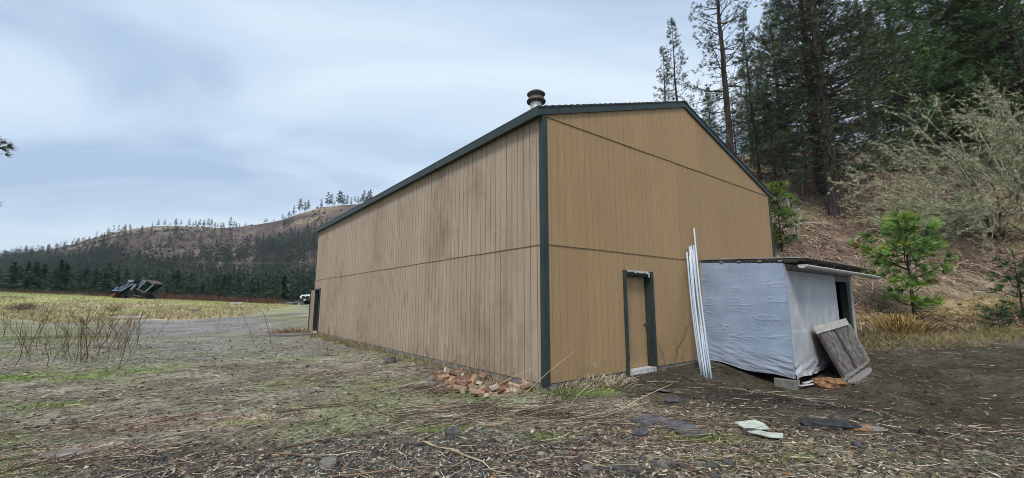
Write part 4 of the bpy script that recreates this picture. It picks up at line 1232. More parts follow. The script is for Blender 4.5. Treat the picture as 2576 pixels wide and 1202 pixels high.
tb.add(np.array([[0.2, 0.2, 0.7], [0.5, 0.1, 0.45], [0.65, 0.0, 0.1]]), 0.025, 0.01, 5)
o = link(bpy.data.objects.new('fallen_branch', tb.mesh('fallen_branch', M['snag']))); o.location = (X, Y, Z)
tag(o, 'pale arched fallen branch lying on the slope left of the big pine', 'branch')

# ---- bare shrubs
def bare_shrub(seed, H, stems, spread, twigs=4, depth=4, lichen=0, lean=(0, 0), r0=0.05):
    g = np.random.default_rng(seed); tb = Tubes(); LP, LD = [], []
    def grow(p, d, L, r, lev):
        n = 5; pts = [p]
        dd = d.copy()
        for i in range(n - 1):
            dd = dd + g.normal(0, 0.16, 3) + np.array([lean[0], lean[1], (0.06 if lev > 1 else -0.05)]) * 0.35
            dd /= np.linalg.norm(dd); pts.append(pts[-1] + dd * L / (n - 1))
        pts = np.array(pts)
        tb.add(pts, r, r * 0.5, 5 if lev < 2 else 3)
        if lev >= 2 and lichen:
            for j in range(lichen):
                w = g.random() * (n - 1); i = min(int(w), n - 2)
                LP.append(pts[i] + (pts[i + 1] - pts[i]) * (w - i)); LD.append(dd)
        if lev < depth:
            for j in range(twigs):
                w = g.uniform(0.25, 1.0) * (n - 1); i = min(int(w), n - 2)
                q = pts[i] + (pts[i + 1] - pts[i]) * (w - i)
                nd_ = dd * 0.8 + g.normal(0, 0.55, 3); nd_ /= np.linalg.norm(nd_)
                grow(q, nd_, L * g.uniform(0.42, 0.7), r * 0.5, lev + 1)
    for s_ in range(stems):
        a = g.uniform(0, 6.283); d = np.array([math.cos(a) * spread + lean[0], math.sin(a) * spread * 0.7 + lean[1], 1.0]); d /= np.linalg.norm(d)
        grow(np.array([g.normal(0, 0.12), g.normal(0, 0.12), -0.1]), d, H * g.uniform(0.5, 0.75), r0 * g.uniform(0.6, 1.1), 1)
    return tb, np.array(LP), np.array(LD)
BS = [bare_shrub(300 + i, 4.2, 6, 0.55, 4, 4, r0=0.03)[0].mesh('branches', M['twig']) for i in range(3)]
SHR = [(1958, 27, 0.7), (1990, 30, 0.9), (2015, 33, 1.0), (2040, 29, 0.8), (2150, 30, 1.0), (2180, 33, 1.1), (2140, 36, 1.2), (2230, 31, 1.0), (2290, 34, 1.2), (2370, 33, 1.2), (2440, 32, 1.2), (2530, 29, 1.1), (2570, 31, 1.3), (1975, 37, 1.2), (2090, 36, 1.2), (2200, 38, 1.3), (2500, 36, 1.4), (2320, 29, 0.9)]
for i, (px, dep, sc) in enumerate(SHR):
    o = link(bpy.data.objects.new('bare_shrub', BS[i % 3])); o.location = on_slope(px, dep); o.rotation_euler = (0, 0, i * 1.7); o.scale = (sc, sc, sc)
    tag(o, 'leafless grey-brown shrub under the pines on the slope', 'shrub', 'leafless shrubs under the pines')
# the big lichen-hung shrub
X, Y, Z = on_slope(2490, 22.5)
tb, LP, LD = bare_shrub(402, 8.8, 15, 0.9, 4, 4, 7, (-0.50, -0.05), 0.08)
M['lichen_twig'] = mat('lichened_twigs', (0.12, 0.11, 0.075), (0.44, 0.44, 0.27), 2.2, 0.95, 'Object', lo=0.4, hi=0.62)
lt = thing('lichen_shrub', 'large leafless shrub hung with pale yellow-green lichen behind the young pine', 'shrub', (X, Y, Z))
link(bpy.data.objects.new('branches', tb.mesh('branches', M['lichen_twig'])), lt)
g = np.random.default_rng(5)
keep = g.random(len(LP)) < 0.8
LP, LD = LP[keep], LD[keep]
lc = np.where(g.random((len(LP), 1)) < 0.55, np.array([[0.56, 0.56, 0.34]]), np.array([[0.38, 0.43, 0.32]])) * g.uniform(0.6, 1.25, (len(LP), 1))
V, F, c = tufts(LP, LD * 0.3 + np.array([0, 0, -0.25]), np.full(len(LP), 0.13), 8, lc, g, 0.17, 1.0)
link(bpy.data.objects.new('lichen', npmesh('lichen', V, F, M['leafy'], col=c)), lt)
X, Y, Z = on_slope(2600, 21.5)
tb, LP, LD = bare_shrub(411, 10.0, 6, 0.45, 4, 4, 4, (-0.16, -0.05), 0.08)
lt2 = thing('lichen_shrub', 'tall leafless shrub with lichen reaching in at the right edge', 'shrub', (X, Y, Z))
link(bpy.data.objects.new('branches', tb.mesh('branches', M['lichen_twig'])), lt2)
lc = np.array([[0.52, 0.52, 0.32]]) * g.uniform(0.6, 1.25, (len(LP), 1))
V, F, c = tufts(LP, LD * 0.3 + np.array([0, 0, -0.25]), np.full(len(LP), 0.11), 7, lc, g, 0.16, 1.0)
link(bpy.data.objects.new('lichen', npmesh('lichen', V, F, M['leafy'], col=c)), lt2)

# ================================================================== far wood
def far_tree(seed, kind, n):
    """conifer about 1 unit tall from ragged leaf clumps round a trunk"""
    g = np.random.default_rng(seed)
    z = g.random(n) ** (0.8 if kind == 'fir' else 0.95)
    z0 = {'fir': 0.07, 'pine': 0.28, 'ridge': 0.22}[kind]
    rad = {'fir': 0.18, 'pine': 0.18, 'ridge': 0.20}[kind]
    pr = (1 - z) ** (0.8 if kind == 'fir' else 0.55) * np.minimum(1, 0.5 + z * 2.5)
    r = rad * pr * (0.25 + 0.75 * np.sqrt(g.random(n))) * (0.75 + 0.45 * np.sin(z * 23 + seed))
    a = g.uniform(0, 6.283, n)
    P0 = np.stack([r * np.cos(a), r * np.sin(a), z0 + z * (0.97 - z0)], 1)
    D = np.stack([np.cos(a), np.sin(a), g.uniform(-0.5, 0.35, n)], 1); D /= np.linalg.norm(D, axis=1)[:, None]
    L = g.uniform(0.05, 0.10, n) * (1.15 - 0.55 * z)
    V, F = blades(P0 - D * (L * 0.4)[:, None], D, L, L * 0.85, g)
    tv = np.array([[0.012, 0, -0.05], [-0.008, 0.01, -0.05], [-0.008, -0.01, -0.05], [0, 0, 0.95]])
    V = np.concatenate([V, tv]); b = 3 * n
    F = np.concatenate([F, [[b, b + 1, b + 3], [b + 1, b + 2, b + 3], [b + 2, b, b + 3]]])
    base = {'fir': (0.024, 0.044, 0.028), 'pine': (0.034, 0.054, 0.032), 'ridge': (0.022, 0.030, 0.025)}[kind]
    c = np.repeat(np.array(base)[None, :] * g.uniform(0.6, 1.45, (n, 1)), 3, 0)
    c = np.concatenate([c, np.tile([[0.05, 0.035, 0.03]], (4, 1))])
    return V, F, c
FT = [far_tree(500 + i, k, n) for i, (k, n) in enumerate((('fir', 200), ('pine', 150), ('fir', 180), ('pine', 130), ('fir', 220), ('pine', 160)))]
FM = [npmesh('far_conifer', V, F, M['forest'], col=c) for V, F, c in FT]
RT = [far_tree(520 + i, 'ridge', n) for i, n in enumerate((230, 130, 190, 90))]
RM = [npmesh('ridge_conifer', V, F, M['forest'], col=c) for V, F, c in RT]
# ridge-line trees: (ov x, height px)
RIDGET = [(274, 17, 1), (308, 9, 3), (316, 16, 0), (328, 16, 2), (346, 8, 3), (358, 8, 3), (398, 17, 1), (414, 15, 1), (428, 12, 3), (442, 20, 0), (455, 19, 1), (476, 20, 1), (486, 14, 2), (492, 19, 1), (499, 15, 3), (503, 22, 2), (513, 17, 0), (524, 21, 2), (532, 20, 0), (541, 18, 0), (548, 16, 1), (557, 15, 2), (563, 13, 2), (580, 24, 1),
          (589, 14, 2), (595, 14, 0), (603, 9, 2), (617, 9, 2), (624, 7, 2), (665, 16, 3), (670, 15, 0), (688, 10, 0), (710, 14, 2), (725, 19, 0), (737, 26, 2), (752, 32, 0), (764, 33, 2), (772, 26, 0), (805, 28, 1), (822, 33, 1), (830, 31, 2), (838, 20, 3), (850, 37, 0), (855, 33, 2), (862, 34, 1), (870, 31, 2), (880, 20, 1), (890, 24, 3), (898, 22, 1), (903, 18, 1), (908, 28, 0), (913, 30, 2),
          (918, 25, 0), (923, 34, 2), (928, 36, 0), (933, 20, 1), (941, 20, 2), (948, 18, 1), (956, 22, 3), (985, 24, 2), (996, 21, 1), (262, 10, 3), (205, 14, 0), (190, 12, 2), (170, 10, 0), (150, 13, 2), (135, 11, 0), (120, 12, 2), (95, 9, 0), (70, 9, 2), (45, 9, 0), (25, 9, 2), (10, 10, 0)]
for px, hp, k in RIDGET:
    X = ray(px, 560)[0] / ray(px, 560)[1] * HY1
    o = link(bpy.data.objects.new('ridge_tree', RM[k % 4])); s_ = hp / F_PX * HY1 * 1.05
    Yd = HY1 - rnd.uniform(0, 14); s_ *= rnd.uniform(0.85, 1.2)
    o.location = (X * Yd / HY1, Yd, float(hill_z(np.array([X * Yd / HY1]), np.array([Yd]))[0]) - 0.5); o.scale = (s_ * rnd.uniform(0.8, 1.4), s_ * 1.1, s_); o.rotation_euler = (0, 0, rnd.uniform(0, 6))
    tag(o, 'lone conifer standing against the sky on the far ridge', 'tree', 'conifers along the far ridge')
# forest density on the hill
def fdens(x, y):
    t = (y - HY0) / (HY1 - HY0)
    f = x / np.maximum(y, 1)
    n = noise2(x, y, 90, 81, 4, 0.55)
    top = np.interp(f, [-1.4, -1.12, -1.02, -0.92, -0.76, -0.68, -0.60, -0.50, -0.40], [0.95, 0.75, 0.55, 0.44, 0.42, 0.52, 0.74, 0.76, 0.75]) + (n - 0.5) * 0.5
    d = sst(top + 0.07, top - 0.07, t) * (0.45 + 0.7 * sst(0.35, 0.6, noise2(x, y, 35, 82)))
    return np.maximum(d, 0.11 * sst(0.95, 0.75, t)) * sst(0.97, 0.90, t)
nc_ = 12500
fy = HY0 + (HY1 - HY0) * rng.random(nc_) ** 1.25 * 0.98
fx = rng.uniform(-1.5, -0.2, nc_) * fy
k_ = (rng.random(nc_) < fdens(fx, fy))
# clusters of slightly different heights
fx, fy = fx[k_], fy[k_]
fz = hill_z(fx, fy)
VV, FF, CC, nb = [], [], [], 0
fh = rng.uniform(13, 25, len(fx)) * (0.75 + 0.5 * noise2(fx, fy, 60, 83))
ki = rng.integers(0, 6, len(fx))
LOW = [far_tree(540 + i, k, n) for i, (k, n) in enumerate((('fir', 80), ('pine', 60), ('fir', 70), ('pine', 55), ('fir', 85), ('pine', 60)))]
for kk in range(6):
    sel = np.where(ki == kk)[0]
    if not len(sel): continue
    V, F, c = LOW[kk]
    a = rng.uniform(0, 6.283, len(sel)); ca, sa = np.cos(a)[:, None], np.sin(a)[:, None]
    wx = rng.uniform(0.85, 1.35, len(sel))[:, None]
    s_ = fh[sel][:, None]
    x = (V[None, :, 0] * ca - V[None, :, 1] * sa) * s_ * wx + fx[sel][:, None]
    y = (V[None, :, 0] * sa + V[None, :, 1] * ca) * s_ * wx + fy[sel][:, None]
    z = V[None, :, 2] * s_ + fz[sel][:, None]
    VV.append(np.stack([x, y, z], -1).reshape(-1, 3))
    FF.append((F[None] + (np.arange(len(sel)) * len(V))[:, None, None]).reshape(-1, 3) + nb)
    CC.append((c[None] * rng.uniform(0.7, 1.35, (len(sel), 1, 1)) * (1 + rng.normal(0, .06, (len(sel), 1, 3)))).reshape(-1, 3))
    nb += len(sel) * len(V)
fo = npobj('forest', np.concatenate(VV), np.concatenate(FF), M['forest'], col=np.concatenate(CC))
tag(fo, 'dark conifer wood covering the lower slopes of the far hill', 'forest', kind='stuff')
nb_ = 5200
bx, by = rng.uniform(-1.5, -0.2, nb_), HY0 + (HY1 - HY0) * rng.random(nb_) ** 0.8
bx = bx * by
k_ = rng.random(nb_) < 0.25 + 0.75 * sst(0.42, 0.6, noise2(bx, by, 45, 86))
bx, by = bx[k_], by[k_]; bn = len(bx)
Pb = np.stack([bx, by, hill_z(bx, by)], 1)
V, F, c = tufts(Pb, np.tile([0, 0, 1.0], (bn, 1)), rng.uniform(1.6, 4.2, bn), 7, pick(bn, [(0.05, 0.036, 0.038), (0.075, 0.055, 0.05), (0.04, 0.045, 0.032), (0.11, 0.08, 0.06)], (4, 3, 2, 1.5)), rng, 0.7, 0.9)
tag(npobj('hill_brush', V, F, M['forest'], col=c), 'dark leafless brush scattered over the far hillside', 'brush', kind='stuff')
# the front rank of the wood beyond the field: single trees
cnt = 0
while cnt < 210:
    Yd = 120 + 175 * rnd.random() ** 1.1
    px = rnd.uniform(-25, 800)
    X = ray(px, 700)[0] / ray(px, 700)[1] * Yd
    zz_ = tz(X, Yd) if Yd < 215 else max(tz(X, Yd), float(hill_z(np.array([X]), np.array([Yd]))[0]))
    hh = rnd.uniform(7.5, 15.5) * (0.75 + Yd / 420) * (1.12 if px < 320 else 1.0)
    o = link(bpy.data.objects.new('forest_conifer', FM[cnt % 6])); o.location = (X, Yd, zz_ - 0.3); o.scale = (hh * rnd.uniform(0.9, 1.3), hh * rnd.uniform(0.9, 1.3), hh); o.rotation_euler = (0, 0, rnd.uniform(0, 6.3))
    tag(o, 'dark conifer in the front rank of the wood beyond the field', 'tree', 'conifers in the front rank of the wood')
    cnt += 1
for px, py, pt_, Yd, k, lab in ((156, 752, 660, 92, 0, 'darker taller conifer at the field edge left of the tilted machine'), (712, 757, 690, 84, 4, 'broad dark conifer standing apart just left of the parked truck'), (82, 745, 655, 98, 2, 'broad dark conifer near the left end of the field edge'), (28, 742, 668, 100, 4, 'dark conifer at the left border of the field edge')):
    b_ = at(px, py, Yd); t_ = at(px, pt_, Yd)
    gz_ = tz(b_[0], Yd) - 0.2
    hh = t_[2] - gz_
    o = link(bpy.data.objects.new('field_conifer', FM[k])); o.location = (b_[0], Yd, gz_); o.scale = (hh * 1.5, hh * 1.5, hh)
    tag(o, lab, 'tree')

# ================================================================== things across the field
# ---- pickup truck coming up the drive
def truck():
    Yd = 57.0
    X = ray(767, 766)[0] / ray(767, 766)[1] * Yd
    Z = at(768, 766.5, Yd)[2] + 0.05
    t = thing('pickup_truck', 'white pickup truck with a black grille parked on the drive behind the workshop end', 'truck', (X, Yd, Z), (0, 0, math.atan2(X, -Yd) * -1 + math.pi))
    t.rotation_euler = (0, 0, R(-24)); t.scale = (1.12, 1.12, 1.12)
    M['car'] = mat('white_car_paint', (0.62, 0.66, 0.72), (0.68, 0.72, 0.77), 2, 0.25, 'Object', spec=0.6)
    M['blk'] = mat('black_plastic', (0.015, 0.015, 0.018), (0.03, 0.03, 0.033), 6, 0.5)
    M['tyre'] = mat('tyre_rubber', (0.015, 0.015, 0.015), (0.03, 0.03, 0.03), 8, 0.9)
    M['glass'] = mat('windscreen', (0.34, 0.42, 0.48), (0.44, 0.52, 0.58), 1.5, 0.05, spec=1.0)  # pale colour stands in for sky reflected in the glass
    M['lamp'] = mat('lamp_glass', (0.65, 0.68, 0.72), (0.8, 0.82, 0.85), 5, 0.15, spec=0.8)
    def b(name, c, d, mt, bev=0.03, par=t):
        m = MB(); m.box(c, d); return m.build(name, M[mt], par, world=False, bevel=bev)
    b('body', (0, 2.7, 0.85), (1.98, 5.2, 0.60), 'car', 0.08)
    m = MB(); m.prism([(-0.93, 0.25, 1.14), (0.93, 0.25, 1.14), (0.88, 0.02, 1.02), (-0.88, 0.02, 1.02)], (0, 1.3, 0.12)); m.build('hood', M['car'], t, world=False, bevel=0.04)
    m = MB(); m.add([(-0.86, 1.55, 1.17), (0.86, 1.55, 1.17), (0.70, 2.25, 1.78), (-0.70, 2.25, 1.78), (-0.86, 3.6, 1.17), (0.86, 3.6, 1.17), (0.70, 3.4, 1.78), (-0.70, 3.4, 1.78)],
                  [(0, 1, 2, 3), (1, 5, 6, 2), (5, 4, 7, 6), (4, 0, 3, 7), (3, 2, 6, 7)]); m.build('cab', M['car'], t, world=False)
    m = MB(); m.prism([(-0.78, 1.57, 1.22), (0.78, 1.57, 1.22), (0.66, 2.18, 1.74), (-0.66, 2.18, 1.74)], (0, -0.012, 0.01)); m.build('windscreen', M['glass'], t, world=False)
    b('grille', (0, 0.06, 0.86), (1.30, 0.12, 0.36), 'blk', 0.03)
    b('bumper', (0, 0.02, 0.55), (1.95, 0.24, 0.30), 'blk', 0.05)
    b('number_plate', (0, -0.11, 0.56), (0.32, 0.015, 0.15), 'lamp', 0.0)
    b('emblem', (0, -0.008, 0.95), (0.16, 0.02, 0.08), 'lamp', 0.0)
    for s_ in (-1, 1):
        b('headlight', (s_ * 0.82, 0.07, 0.88), (0.32, 0.14, 0.20), 'lamp', 0.03)
        b('mirror', (s_ * 1.10, 1.75, 1.27), (0.24, 0.14, 0.20), 'car' if s_ < 0 else 'blk', 0.03)
        for y_ in (0.95, 4.35):
            m = MB(); m.tube([(s_ * 0.74, y_, 0.38), (s_ * 1.0, y_, 0.38)], 0.38, 18); w = m.build('wheel', M['tyre'], t, world=False)
            m = MB(); m.tube([(s_ * 1.001, y_, 0.38), (s_ * 1.02, y_, 0.38)], 0.22, 14); m.build('rim', M['lamp'], w, world=False)
truck()
# ---- tilted derelict machine on the field edge
def machine():
    Yd = 60.0
    K = Yd / (F_PX * 3072 / W_PX) / 10.93
    base = at(342 * 1.0, 752, Yd)
    zx0 = 1000
    X0 = at((310 + zx0 / 10.93) / 3072 * W_PX, 752, Yd)[0]
    zg = tz(X0, Yd)
    z_photo = at(342, (810 + 950 / 10.93) / 1434 * H_PX, Yd)[2]
    t = thing('derelict_machine', 'old dark blue tracked machine with an open cab, tilted nose-down on the field edge', 'machine', (X0, Yd, z_photo))
    M['m_blue'] = mat('faded_blue_paint', (0.06, 0.09, 0.16), (0.13, 0.19, 0.29), 2, 0.55)
    M['m_pale'] = mat('pale_steel', (0.14, 0.18, 0.24), (0.28, 0.33, 0.38), 3, 0.5)
    M['m_dark'] = mat('greasy_steel', (0.010, 0.012, 0.015), (0.028, 0.03, 0.034), 4, 0.9, spec=0.1)
    M['m_green'] = mat('dark_green_panel', (0.007, 0.015, 0.012), (0.012, 0.024, 0.018), 2, 0.95, spec=0.02)
    M['m_red'] = mat('dull_red_paint', (0.11, 0.04, 0.035), (0.19, 0.08, 0.07), 4, 0.7)
    M['m_tan'] = mat('sun_bleached_tan', (0.07, 0.055, 0.04), (0.15, 0.12, 0.09), 4, 0.8)
    def q(zx, zy, y=0.0):
        return Vector(((zx - zx0) * K, y, (950 - zy) * K))
    def quad(name, pts, y, dep, mt):
        m = MB(); m.prism([q(a, b, y) for a, b in pts], (0, dep, 0)); return m.build(name, M[mt], t, world=False)
    def bar(name, a, b, r_, mt, y=0.0, dep=0.12):
        p, s_ = q(*a, y), q(*b, y); d = (s_ - p).normalized(); nn = Vector((-d.z, 0, d.x)) * r_
        m = MB(); m.prism([p - nn, s_ - nn, s_ + nn, p + nn], (0, dep, 0)); return m.build(name, M[mt], t, world=False)
    quad('hull', [(345, 720), (480, 565), (735, 505), (860, 430), (1000, 345), (1330, 350), (1560, 480), (1310, 735), (1330, 870), (650, 890), (540, 770), (380, 790)], 0.3, 1.0, 'm_dark')
    quad('cab_panel', [(1325, 365), (1575, 485), (1315, 738), (1062, 622)], 0.05, 1.5, 'm_green')
    for a, b in (((1330, 360), (1085, 625)), ((1575, 490), (1320, 735))): bar('cab_post', a, b, 0.055, 'm_pale', -0.05)
    bar('cab_roof', (1345, 345), (1605, 470), 0.07, 'm_tan', -0.1, 1.7)
    bar('cab_floor', (1040, 615), (1325, 745), 0.10, 'm_tan', -0.08, 1.6)
    quad('cab_side', [(1180, 335), (1375, 330), (1300, 400), (1190, 470), (1080, 600), (1060, 560)], 0.1, 1.4, 'm_blue')
    bar('side_post', (1185, 400), (1080, 500), 0.04, 'm_pale', -0.02)
    quad('engine_box', [(770, 405), (810, 335), (1000, 335), (935, 405)], -0.3, 1.6, 'm_pale')
    quad('engine_cover', [(935, 405), (1000, 335), (1070, 420), (1060, 520), (930, 560), (800, 560)], -0.1, 1.4, 'm_dark')
    bar('boom', (560, 715), (875, 430), 0.10, 'm_blue', -0.45, 0.2); bar('boom', (640, 690), (1010, 465), 0.06, 'm_pale', -0.5, 0.15)
    bar('boom', (600, 760), (940, 520), 0.09, 'm_dark', 0.2, 0.2)
    bar('ram', (935, 660), (1055, 490), 0.11, 'm_pale', -0.4, 0.25)
    quad('hood_panel', [(375, 690), (480, 560), (560, 560), (490, 690)], -0.5, 1.6, 'm_blue'); quad('hood_panel', [(500, 690), (625, 525), (735, 525), (590, 690)], -0.45, 1.6, 'm_blue')
    quad('front_frame', [(340, 720), (490, 560), (735, 505), (760, 560), (600, 760), (380, 760)], -0.3, 1.3, 'm_dark')
    bar('front_lip', (370, 680), (560, 680), 0.06, 'm_pale', -0.55, 0.1)
    m = MB(); m.tube([q(300, 745, -0.6), q(300, 745, 1.2)], 0.2, 14); m.build('roller', M['m_dark'], t, world=False)
    quad('blade', [(330, 800), (485, 745), (440, 860), (385, 925), (350, 880)], -0.5, 1.5, 'm_red')
    quad('chassis', [(560, 760), (760, 620), (1000, 560), (1060, 640), (1300, 760), (1420, 820), (1300, 870), (900, 930), (650, 900)], 0.0, 1.2, 'm_dark')
    for zx, zy, r_ in ((960, 800, 0.62), (1390, 870, 0.42), (700, 880, 0.32)):
        m = MB(); m.tube([q(zx, zy, -0.35), q(zx, zy, 0.1)], r_, 18); w = m.build('wheel', M['m_dark'], t, world=False)
        m = MB(); m.tube([q(zx, zy, -0.37), q(zx, zy, -0.34)], r_ * 0.45, 12); m.build('rim', M['m_dark'], w, world=False)
    bar('exhaust', (1105, 390), (1185, 285), 0.07, 'm_tan', 0.2, 0.14); bar('exhaust_cap', (1150, 262), (1250, 290), 0.07, 'm_tan', 0.15, 0.3)
    bar('track_board', (1055, 825), (1320, 885), 0.06, 'm_tan', -0.5, 0.3); bar('track_board', (1120, 915), (1330, 945), 0.07, 'm_red', -0.45, 0.3)
    bar('rear_rail', (1500, 560), (1620, 540), 0.03, 'm_tan', 0.4, 0.1)
    bar('hand_lamp', (1270, 460), (1310, 485), 0.045, 'm_pale', -0.06, 0.05)
    m = MB(); m.prism([q(560, 1010), q(1480, 1010), q(1420, 850), q(620, 880)], (0, 1.3, 0)); m.build('track_frame', M['m_dark'], t, world=False)
machine()
# ---- low roofed lean-to below the drive, white plank, puddle, rocks in the field
lo = thing('low_shed', 'low shed with a pale metal roof sunk beside the parked truck', 'shed', at(735, 768, 66))
m = MB()
p0 = Vector(lo.location)
m.prism([p0 + Vector((-1.7, 0, -0.2)), p0 + Vector((1.2, 0, -0.2)), p0 + Vector((1.2, 0, 0.78)), p0 + Vector((-1.7, 0, 0.1))], (0, 3, 0)); m.build('wall', mat('pale_blue_wall', (0.22, 0.30, 0.38), (0.28, 0.36, 0.44), 2, 0.7), lo)
m = MB(); m.prism([p0 + Vector((-3.0, -0.2, 0.12)), p0 + Vector((-0.4, -0.2, 0.12)), p0 + Vector((1.5, -0.2, 0.84)), p0 + Vector((1.5, -0.2, 0.90)), p0 + Vector((-0.4, -0.2, 0.2)), p0 + Vector((-3.0, -0.2, 0.2))], (0.6, 3.6, 0.35)); m.build('roof', M['galv'], lo)
X, Y, Z = hit(595, 766)
m = MB(); m.box((0, 0, 0.1), (1.6, 0.35, 0.14)); m.box((0.1, 0.1, 0.28), (1.5, 0.5, 0.10)); o = m.build('timber_stack', M['pale_wood'], None, world=False); o.location = (X, Y, Z)
tag(o, 'short stack of pale planks lying on the green field edge', 'planks')
chunk('log', 'pale driftwood log below the dark bramble clump in the field', 'log', M['snag'], 318, 803, (2.6, 0.35, 0.32), 0.1, 61)
chunk('field_rock', 'dark rock lying in the dry grass of the field', 'rock', M['stone'], 490, 783, (0.9, 0.5, 0.3), 0.1, 62)
# power line high across the valley
for k, (ya, yb) in enumerate(((655, 652), (657.5, 655))):
    pa, pb_ = Vector(at(480, ya + 1.5, 190)), Vector(at(880, yb - 1, 150))
    q = [pa.lerp(pb_, w) + Vector((0, 0, -1.0 * math.sin(math.pi * w))) for w in np.linspace(0, 1, 14)]
    m = MB(); m.tube([p - pa for p in q], 0.014, 4); o = m.build('power_line', M['galv'], None, world=False); o.location = pa
    tag(o, ('upper' if k == 0 else 'lower') + ' thin power cable crossing in front of the far wood', 'cable')

# ================================================================== ground litter
def inview(x, y, pad=0.05):
    return (np.abs(x) < (1.2238 + pad) * y + 0.3)
def off_building(x, y, mrg=0.06):
    s = (x - CX) * D2[0] + (y - CY) * D2[1]; t = (x - CX) * D1[0] + (y - CY) * D1[1]
    inb = (s > -mrg) & (s < WID + mrg) & (t > -mrg) & (t < LEN + mrg)
    insh = (s > SA - 0.1) & (s < SA + 5.45) & (t < 0.1) & (t > -SD - 0.1)
    return ~(inb | insh)
def scatter(n, y0, y1, p=1.0):
    """points on the ground seen from the path, thinning with distance"""
    y = y0 * (y1 / y0) ** (rng.random(n) ** p)
    x = rng.uniform(-1.28, 1.28, n) * y
    k = off_building(x, y)
    return x[k], y[k]
def rotz(V, a):
    c, s = np.cos(a)[:, None], np.sin(a)[:, None]
    return np.stack([V[..., 0] * c - V[..., 1] * s, V[..., 0] * s + V[..., 1] * c, V[..., 2]], -1)
OCT = np.array([[1, 0, 0], [0, 1, 0], [-1, 0, 0], [0, -1, 0], [0, 0, 1], [0, 0, -1]], float)
OCF = np.array([[0, 1, 4], [1, 2, 4], [2, 3, 4], [3, 0, 4], [1, 0, 5], [2, 1, 5], [3, 2, 5], [0, 3, 5]])
def lumps(name, x, y, size, col, flat, label, cat):
    n = len(x)
    V = OCT[None] * rng.uniform(0.55, 1.2, (n, 6, 1)) * (size[:, None, None] * np.array([1.25, 0.85, 1])[None, None, :])
    V[..., 2] *= flat[:, None]
    V = rotz(V, rng.uniform(0, 6.283, n))
    V[..., 2] += V[..., 0] * rng.normal(0, 0.25, (n, 1))
    V += np.stack([x, y, terrain(x, y) + size * flat * 0.25], 1)[:, None, :]
    F = (OCF[None] + (np.arange(n) * 6)[:, None, None]).reshape(-1, 3)
    o = npobj(name, V.reshape(-1, 3), F, M['piece'], col=np.repeat(col, 6, 0))
    return tag(o, label, cat, kind='stuff')
# stones of the gravel
x, y = scatter(120000, 3.2, 20, 1.1)
z = zones(x, y)
d = 0.24 + 0.76 * z['gravel'] + 0.10 * z['pink'] - 0.30 * z['moss'] - 0.06 * z['dark']
k = rng.random(len(x)) < np.clip(d, 0.03, 1) * 0.75
x, y = x[k], y[k]; gz_ = z['gravel'][k]; dk_ = z['dark'][k]
sz = np.exp(rng.normal(-4.6, 0.5, len(x))) * (0.8 + 0.7 * gz_) * (y / 5.0) ** 0.55
c = pick(len(x), [(0.085, 0.083, 0.085), (0.15, 0.143, 0.13), (0.23, 0.21, 0.175), (0.30, 0.25, 0.19), (0.46, 0.42, 0.36), (0.045, 0.045, 0.048)], (5, 5, 3.5, 2, 1.4, 4))
c = c * (1 - 0.45 * dk_)[:, None]
lumps('gravel', x, y, sz, c, rng.uniform(0.35, 0.8, len(x)), 'grey gravel strewn over the near ground', 'gravel')
# gravel of the drive, coarser grain seen from afar
x, y = scatter(26000, 12, 62, 1.0)
z = zones(x, y); k = rng.random(len(x)) < z['road'] * 0.8
x, y = x[k], y[k]
lumps('drive_gravel', x, y, rng.uniform(0.015, 0.05, len(x)) * (y / 22) ** 0.6, pick(len(x), [(0.18, 0.172, 0.16), (0.28, 0.268, 0.25), (0.45, 0.43, 0.40), (0.10, 0.098, 0.095)], (4, 4, 1.8, 2)), rng.uniform(0.3, 0.6, len(x)), 'pale grey gravel on the drive', 'gravel')
# flat bark and wood chips
def chips(name, x, y, L, Wd, col, label, cat, lift=0.012):
    n = len(x)
    q = np.array([[-0.5, -0.5, 0], [0.5, -0.35, 0], [0.55, 0.3, 0], [-0.45, 0.5, 0], [0.0, 0.05, 0.35]])
    V = q[None] * np.stack([L, Wd, Wd * 0.5], 1)[:, None, :] * rng.uniform(0.6, 1.3, (n, 5, 1))
    V = rotz(V, rng.uniform(0, 6.283, n))
    V[..., 2] += V[..., 0] * rng.normal(0, 0.22, (n, 1)) + V[..., 1] * rng.normal(0, 0.22, (n, 1))
    V += np.stack([x, y, terrain(x, y) + lift], 1)[:, None, :]
    f = np.array([[0, 1, 4], [1, 2, 4], [2, 3, 4], [3, 0, 4]])
    o = npobj(name, V.reshape(-1, 3), (f[None] + (np.arange(n) * 5)[:, None, None]).reshape(-1, 3), M['piece'], col=np.repeat(col, 5, 0))
    return tag(o, label, cat, kind='stuff')
x, y = scatter(80000, 3.2, 18, 1.05)
s = (x - CX) * D2[0] + (y - CY) * D2[1]
z = zones(x, y)
litter = np.clip(blob(x, y, 2.1, 5.6, 1.9, 1.7, 0.2, 1.0, 91, 0.5, 0.7) + 0.5 * blob(x, y, 3.6, 4.6, 1.8, 1.0, 0.1, 1.0, 92, 0.5, 0.7), 0, 1)
k = rng.random(len(x)) < np.clip(0.17 + 0.5 * litter + 0.10 * z['gravel'] + 0.10 * z['pink'] - 0.05 * z['dark'] * (1 - litter), 0.02, 1) * (0.5 + noise2(x, y, 0.5, 95))
x, y = x[k], y[k]; lt_ = litter[k]; dk_ = z['dark'][k]
c = pick(len(x), [(0.10, 0.065, 0.045), (0.19, 0.13, 0.09), (0.32, 0.25, 0.18), (0.50, 0.43, 0.34), (0.05, 0.038, 0.032), (0.24, 0.13, 0.06)], (4, 4, 3.5, 2.0, 4, 0.8)) * (1 - 0.4 * dk_ * (1 - lt_))[:, None]
